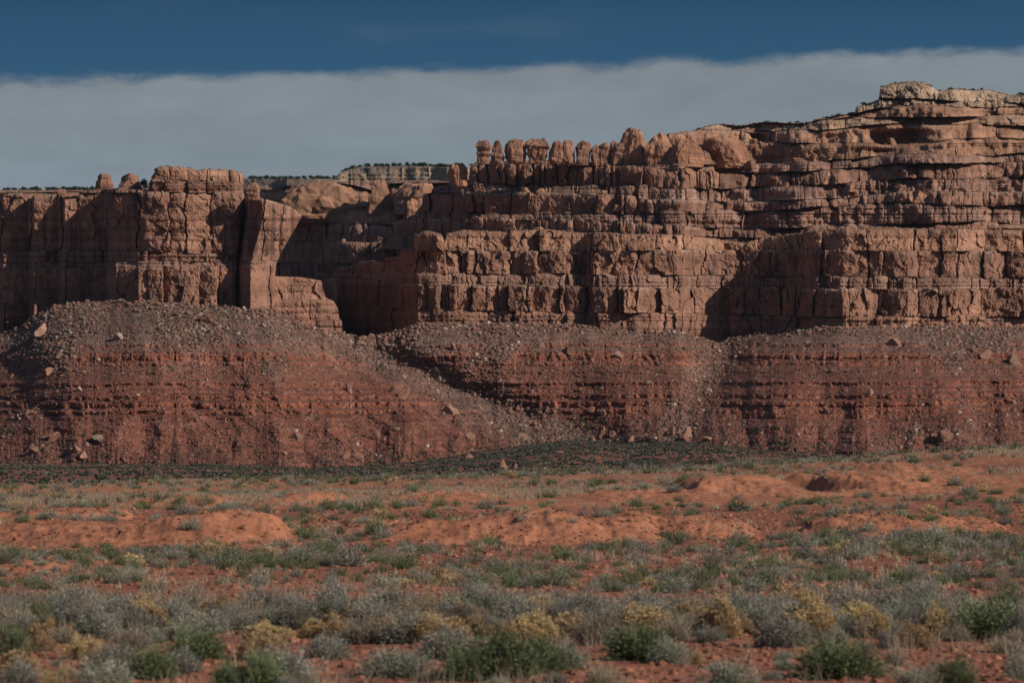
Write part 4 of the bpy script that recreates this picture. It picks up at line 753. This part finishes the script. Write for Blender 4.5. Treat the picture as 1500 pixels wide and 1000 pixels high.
for a in ((o_, 71, 934, 50, 34, 'yellow green upright broom like bush near the left edge'), (g_, 17, 962, 54, 42, 'dark green bush cut by the left edge of the picture'), (r_, 103, 936, 26, 18, 'small tan dome right of the yellow green upright bush'), (r_, 56, 950, 34, 22, 'low tan dome right of the dark green bush at the left edge'), (r_, 124, 960, 46, 26, 'wide tan topped rabbitbrush in the left front thicket'), (r_, 28, 980, 46, 24, 'golden dome capping the grey bush in the lower left corner'), (r_, 73, 1006, 34, 20, 'small golden dome cut by the bottom edge at lower left'), (r_, 96, 992, 26, 18, 'faint tan dome on red soil at lower left'), (r_, 384, 962, 50, 32, 'bright tan dome between two grey bushes, below the overhanging prow'), (r_, 391, 934, 54, 20, 'low blurred tan dome behind the bright one below the prow'), (r_, 440, 918, 40, 18, 'small tan clump at the back of the band below the canyon'), (r_, 218, 976, 30, 22, 'dull tan dome behind the green bush at lower left'),
    (s_, 150, 936, 60, 34, 'grey sagebrush right of the small tan dome at left'), (s_, 205, 930, 70, 36, 'broad grey sagebrush at the back of the left thicket'), (d_, 195, 955, 60, 36, 'twiggy tan grey bush in the middle of the left thicket'), (s_, 290, 930, 80, 34, 'broad grey sagebrush behind the two green bushes at left'), (s_, 165, 978, 66, 36, 'dark grey bush right of the wide tan rabbitbrush'), (s_, 418, 1002, 92, 54, 'large grey sagebrush in front of the bright tan dome'), (s_, 478, 965, 62, 36, 'dark grey bush right of the bright tan dome'), (s_, 27, 1010, 64, 42, 'grey bush under the golden dome in the lower left corner'), (p_, 153, 1012, 92, 46, 'pale twiggy bush at the bottom edge left of the green bush'), (s_, 268, 985, 60, 34, 'grey bush between the two green bushes at lower left'),
    (g_, 222, 996, 64, 46, 'green bush at lower left beside the pale twiggy bush'), (g_, 290, 968, 80, 46, 'pale topped green bush in the left thicket'), (g_, 381, 1006, 72, 48, 'bright green bush at the bottom edge below the prow'), (g_, 334, 1004, 48, 36, 'small green bush left of the bright green one at the bottom edge'),
    (g_, 694, 906, 98, 30, 'long green bush at the back of the band below the cliff corner'), (g_, 735, 996, 120, 68, 'largest green bush in the front centre'), (g_, 680, 998, 60, 48, 'green bush merging with the left of the largest green bush'), (g_, 790, 985, 80, 50, 'green bush merging with the right of the largest green bush'), (p_, 828, 978, 62, 42, 'pale green bush at the right end of the front centre clump'), (g_, 935, 968, 104, 48, 'rounded dark green bush in front of the rounded domes'), (r_, 780, 936, 60, 32, 'bold golden brown dome in the middle of the band'), (r_, 744, 932, 30, 20, 'small tan dome touching the bold golden brown one'), (r_, 697, 932, 40, 26, 'third tan dome of the row left of the golden brown one'), (r_, 665, 934, 40, 26, 'second tan dome of the row left of the golden brown one'), (r_, 632, 938, 56, 30, 'first tan dome of the row left of the golden brown one'), (d_, 535, 942, 76, 40, 'wide tan twiggy bush left of the row of tan domes'), (r_, 838, 930, 60, 26, 'hazy tan clump right of the golden brown dome'), (d_, 882, 944, 84, 52, 'tall tan twiggy bush right of the golden brown dome'), (r_, 940, 926, 74, 32, 'tan dome behind the rounded dark green bush'), (d_, 986, 938, 60, 36, 'tan twiggy bush right of the rounded dark green bush'),
    (p_, 578, 992, 98, 42, 'pale grey bush on red soil left of the largest green bush'), (s_, 655, 966, 104, 44, 'dark grey bush under the row of tan domes'), (p_, 978, 972, 52, 38, 'pale grey bush touching the rounded dark green bush'), (d_, 884, 1008, 64, 36, 'dead pale twigs at the bottom edge right of centre'),
    (r_, 1183, 930, 68, 40, 'large tan dome with green stems showing under it'), (r_, 1253, 912, 54, 26, 'tan dome behind the large one below the shadowed alcove'), (r_, 1286, 930, 34, 24, 'small tan dome right of the large green stemmed one'), (r_, 1370, 930, 40, 34, 'egg shaped tan clump below the pale summit cap'), (r_, 1335, 944, 54, 24, 'low tan dome on red soil at the right'), (r_, 1058, 930, 60, 42, 'tan dome left of the bushes below the rounded domes'), (r_, 1016, 912, 46, 28, 'blurred tan clump at the back of the band right of centre'), (r_, 1018, 968, 24, 18, 'tiny tan tuft on the red soil right of centre'), (d_, 1312, 976, 38, 30, 'single pale tan tuft on bare red soil at right'),
    (g_, 1230, 992, 120, 54, 'big grey green bush on the red soil at lower right'), (g_, 1446, 934, 90, 54, 'tall dark green bush near the right edge'), (g_, 1396, 1006, 64, 40, 'green bush cut by the bottom edge at right'), (g_, 1094, 914, 44, 26, 'small green bush left of the large tan dome'), (p_, 1070, 1010, 74, 46, 'blue green bush with pale twigs at the bottom edge'), (s_, 1144, 948, 80, 44, 'grey sagebrush left of the large tan dome'), (s_, 1300, 950, 34, 26, 'small grey bush left of the low tan dome'), (s_, 1228, 930, 64, 34, 'blue grey sagebrush right of the large tan dome'), (s_, 1138, 912, 84, 36, 'tall grey sagebrush behind the large tan dome'), (s_, 1318, 914, 66, 34, 'grey sagebrush at the back of the band below the summit'), (d_, 1468, 956, 54, 24, 'low dead twigs in front of the tall dark green bush'), (s_, 1494, 996, 46, 44, 'dark grey bush cut by the right edge'), (p_, 1342, 1008, 74, 34, 'pale grey bush at the bottom edge left of the green one'), (d_, 1400, 918, 60, 44, 'tall dry stalky bush left of the tall dark green bush'), (s_, 1496, 940, 50, 50, 'grey bush right of the tall dark green bush at the right edge')):
    near_bush(*a)
items = []
def free(px_, n_lo, n_hi): return rp.uniform(n_lo, n_hi)
for k in range(225):   # the thicket filling the back of the band
    px_ = ((k * 61) % 225 + rp.uniform(0.1, 0.9)) * 6.9 - 20; kind = rp.choice([s_, s_, s_, d_, d_, p_, o_, r_], p=[.2, .2, .14, .18, .1, .06, .05, .07])
    base = rp.uniform(897, 922) if k < 180 else rp.uniform(922, 944); w = rp.uniform(46, 84)
    items.append((near_bush(kind, px_, base, w * .85, w * rp.uniform(.38, .58), None, FRONT), px_, KINDS[kind][6] + ' ' + KINDS[kind][5].split()[-1] + (' @ behind the front band' if base < 911 else ' @ inside the front band')))
for k in range(34):   # sparse low ones on the soil before it
    px_ = rp.uniform(-20, 1520); base = rp.uniform(945, 1030); kind = rp.choice([s_, d_, p_]); w = rp.uniform(18, 44)
    items.append((near_bush(kind, px_, base, w, w * rp.uniform(.4, .6), None, FRONT), px_, 'low ' + KINDS[kind][6] + ' ' + KINDS[kind][5].split()[-1] + ' @ on the front soil'))
ordinals(items, lambda key, st_, n, m: (n + ' ' + key.replace('@', 'from left') + ', below the ' + st_) if m > 1 else 'only ' + key.replace('@ ', '') + ', below the ' + st_)

# bushes standing apart over the flat, the mounds and the ridge
n = 17000
Yv = np.where(rp.random(n) < 0.13, np.sqrt(rp.uniform(74 ** 2, 118 ** 2, n)), np.sqrt(rp.uniform(74 ** 2, 322 ** 2, n))); hw_ = 0.137 * Yv; Xv = rp.uniform(-1, 1, n) * hw_; pv = Xv / (K * Yv) + 750
m_ = 5200; Ym = 46 + 230 * rp.random(m_) ** 1.4; Xm = (0.137 * Ym + rp.random(m_) * 16) * rp.choice([-1, 1], m_)   # the same growth beyond the picture's sides
Xv = np.concatenate([Xv, Xm]); Yv = np.concatenate([Yv, Ym]); pv = Xv / (K * Yv) + 750; n = len(Xv)
dens = 0.26 + 0.74 * sstep(fbm(Xv / 3.2, Yv / 7, 4, 431), -0.1, 0.4)
dens *= np.where(Yv > 275, 0.6, 1.0) * (1 - 0.45 * sstep(Yv, 112, 122) * (1 - sstep(Yv, 128, 140))) * (1 - 0.35 * sstep(Yv, 112, 140)) * (1 - 0.76 * sstep(Yv, 165, 185) * (1 - sstep(Yv, 262, 285)))
bare = np.zeros(n)
for (mx, my, mw, mh, md, sk) in MOUNDS[:6]:
    Yf = EYE / ((my - HOR) * K); bare = np.maximum(bare, (1 - sstep(np.abs((pv - mx) / (mw / 2)), .7, 1.05)) * sstep(Yv, Yf - 1, Yf + 1) * (1 - sstep(Yv, Yf + md * .5, Yf + md * .8)))
dens *= 1 - 0.93 * bare
keep = rp.random(n) < dens * 0.56; Xv, Yv, pv = Xv[keep], Yv[keep], pv[keep]; n = len(Xv)
Zv = ground_z(Xv, Yv)
wv = (rp.lognormal(0, 0.33, n) * (0.54 + (Yv - 80) * 0.0017)).clip(.3, 1.6); kn_ = rp.choice([g_, o_, s_, p_, d_, r_], n, p=[.27, .21, .24, .16, .08, .04])
order = np.argsort(-(wv / Yv)); count = {}; items = []; rest = []
for i in order:
    kd = kn_[i]; c_ = count.get(kd, 0)
    if c_ >= (225 if kd != r_ else 60) or abs(pv[i] - 750) > 790: rest.append(i); continue
    count[kd] = c_ + 1
    o = link(kd, MID[kd][rp.integers(4)], loc=(Xv[i], Yv[i], Zv[i] - 0.02)); h = wv[i] * KINDS[kd][4] * rp.uniform(.75, 1.05)
    o.scale = (wv[i], wv[i] * rp.uniform(.8, 1.1), h); o.rotation_euler[2] = rp.uniform(0, 6.28)
    row = HOR + (EYE - Zv[i]) / (K * Yv[i])
    where = 'on the near flat' if Yv[i] < 92 else 'on the middle flat' if Yv[i] < 112 else 'among the bare mounds' if Yv[i] < 150 else 'on the far rise' if Yv[i] < 245 else 'along the ridge crest'
    tag(o, None, KINDS[kd][5], KINDS[kd][6] + ' bushes over the open desert')
    items.append((o, pv[i], KINDS[kd][6] + ' ' + KINDS[kd][5].split()[-1] + ' @ ' + where))
ordinals(items, lambda key, st_, n, m: (n + ' ' + key.replace('@', 'from left') + ', below the ' + st_) if m > 1 else 'only ' + key.replace('@ ', '') + ', below the ' + st_)
Vs, Fs, Cs, off = [], [], [], 0
for i in rest:
    V, F, c = FAR[kn_[i]][rp.integers(4)]; a = rp.uniform(0, 6.28); ca, sa = math.cos(a), math.sin(a); w = wv[i]
    Vs.append(np.stack([(V[:, 0] * ca - V[:, 1] * sa) * w + Xv[i], (V[:, 0] * sa + V[:, 1] * ca) * w + Yv[i], V[:, 2] * w * KINDS[kn_[i]][4] + Zv[i]], -1)); Fs.append(F + off); Cs.append(c * rp.uniform(.8, 1.2)); off += len(V)
if rest: tag(link('far_bushes', mesh_np('far_bushes', np.concatenate(Vs), np.concatenate(Fs), np.concatenate(Cs), M_plant)), 'small scattered desert bushes on the far rise and ridge', 'bushes', kind='stuff')
# dry grass and small stones
def grass(n, ylo, yhi, hgt, wid, dens_fn, name, label, col):
    Yv = np.sqrt(rp.uniform(ylo ** 2, yhi ** 2, n)); pv = rp.uniform(-30, 1530, n); Xv = (pv - 750) * K * Yv
    keep = rp.random(n) < dens_fn(Xv, Yv); Xv, Yv = Xv[keep], Yv[keep]; n = len(Xv); Zv = ground_z(Xv, Yv); b = 6
    a = rp.uniform(0, 6.28, (n, b)); l_ = rp.uniform(.5, 1.2, (n, b)) * hgt; o_ = rp.uniform(.1, .8, (n, b)) * l_
    bx = Xv[:, None] + rp.normal(size=(n, b)) * .05; by = Yv[:, None] + rp.normal(size=(n, b)) * .05; w = wid * rp.uniform(.6, 1.3, (n, b))
    p0 = np.stack([bx - w, by, Zv[:, None] + 0 * a - .02], -1); p1 = np.stack([bx + w, by + .3 * w, Zv[:, None] + 0 * a - .02], -1); p2 = np.stack([bx + np.cos(a) * o_, by + np.sin(a) * o_, Zv[:, None] + l_], -1)
    V = np.stack([p0, p1, p2], 2).reshape(-1, 3); F = np.arange(len(V)).reshape(-1, 3)
    c = np.repeat(np.array([col]) * rp.uniform(.6, 1.3, (n * b, 1)), 3, 0)
    tag(link(name, mesh_np(name, V, F, c, M_plant)), label, 'grass', kind='stuff')
DRY = (0.36, 0.28, 0.19)
grass(24000, 150, 325, 0.18, 0.03, lambda x, y: (0.12 + 0.88 * sstep(fbm(x / 12, y / 26, 3, 441), 0.0, 0.35)) * sstep(y, 150, 200), 'dry_grass', 'thin pale dry grass speckling the far rise', DRY)
grass(2600, 76, 140, 0.18, 0.010, lambda x, y: 0.05 + 0.95 * sstep(fbm(x / 6, y / 12, 3, 442), 0.1, 0.4), 'flat_grass', 'sparse dry grass on the middle flat', DRY)
grass(1500, 40, 76, 0.34, 0.005, lambda x, y: 0.1 + 0.9 * sstep(fbm(x / 3, y / 5, 3, 443), 0.0, 0.4), 'stalk_grass', 'dry grass stalks standing among the front bushes', (0.33, 0.26, 0.18))
n = 22000; Yv = 40 + 120 * rp.random(n) ** 1.5; Xv = rp.uniform(-.137, .137, n) * Yv; pts = np.stack([Xv, Yv, ground_z(Xv, Yv)], -1)
tag(link('pebbles', scatter_mesh('pebbles', I1, pts, 0.03 + 0.16 * rp.random(n) ** 4 + 0.0005 * Yv, np.array([[0.25, 0.105, 0.062]]) * rp.uniform(.6, 1.3, (n, 1)), M_soil, 0.6, 10)), 'small stones lying over the red soil', 'pebbles', kind='stuff')

# ------------------------------------------------------------------ thin valley air
bm = bmesh.new(); bmesh.ops.create_cube(bm, size=1.0); hz = bpy.data.meshes.new('haze'); bm.to_mesh(hz); bm.free()
M_h = bpy.data.materials.new('air'); M_h.use_nodes = True; t = M_h.node_tree; t.nodes.clear()
pv_ = nd(t.nodes, 'ShaderNodeVolumePrincipled'); pv_.inputs['Color'].default_value = (0.62, 0.76, 0.95, 1); pv_.inputs['Density'].default_value = 5.0e-6; pv_.inputs['Anisotropy'].default_value = 0.2
ou = nd(t.nodes, 'ShaderNodeOutputMaterial'); t.links.new(pv_.outputs[0], ou.inputs['Volume']); hz.materials.append(M_h)
ho = link('haze', hz); ho.scale = (9000, 7400, 700); ho.location = (0, 3000, 338 - 24)
tag(ho, 'thin bluish air over the valley', 'haze', kind='stuff')
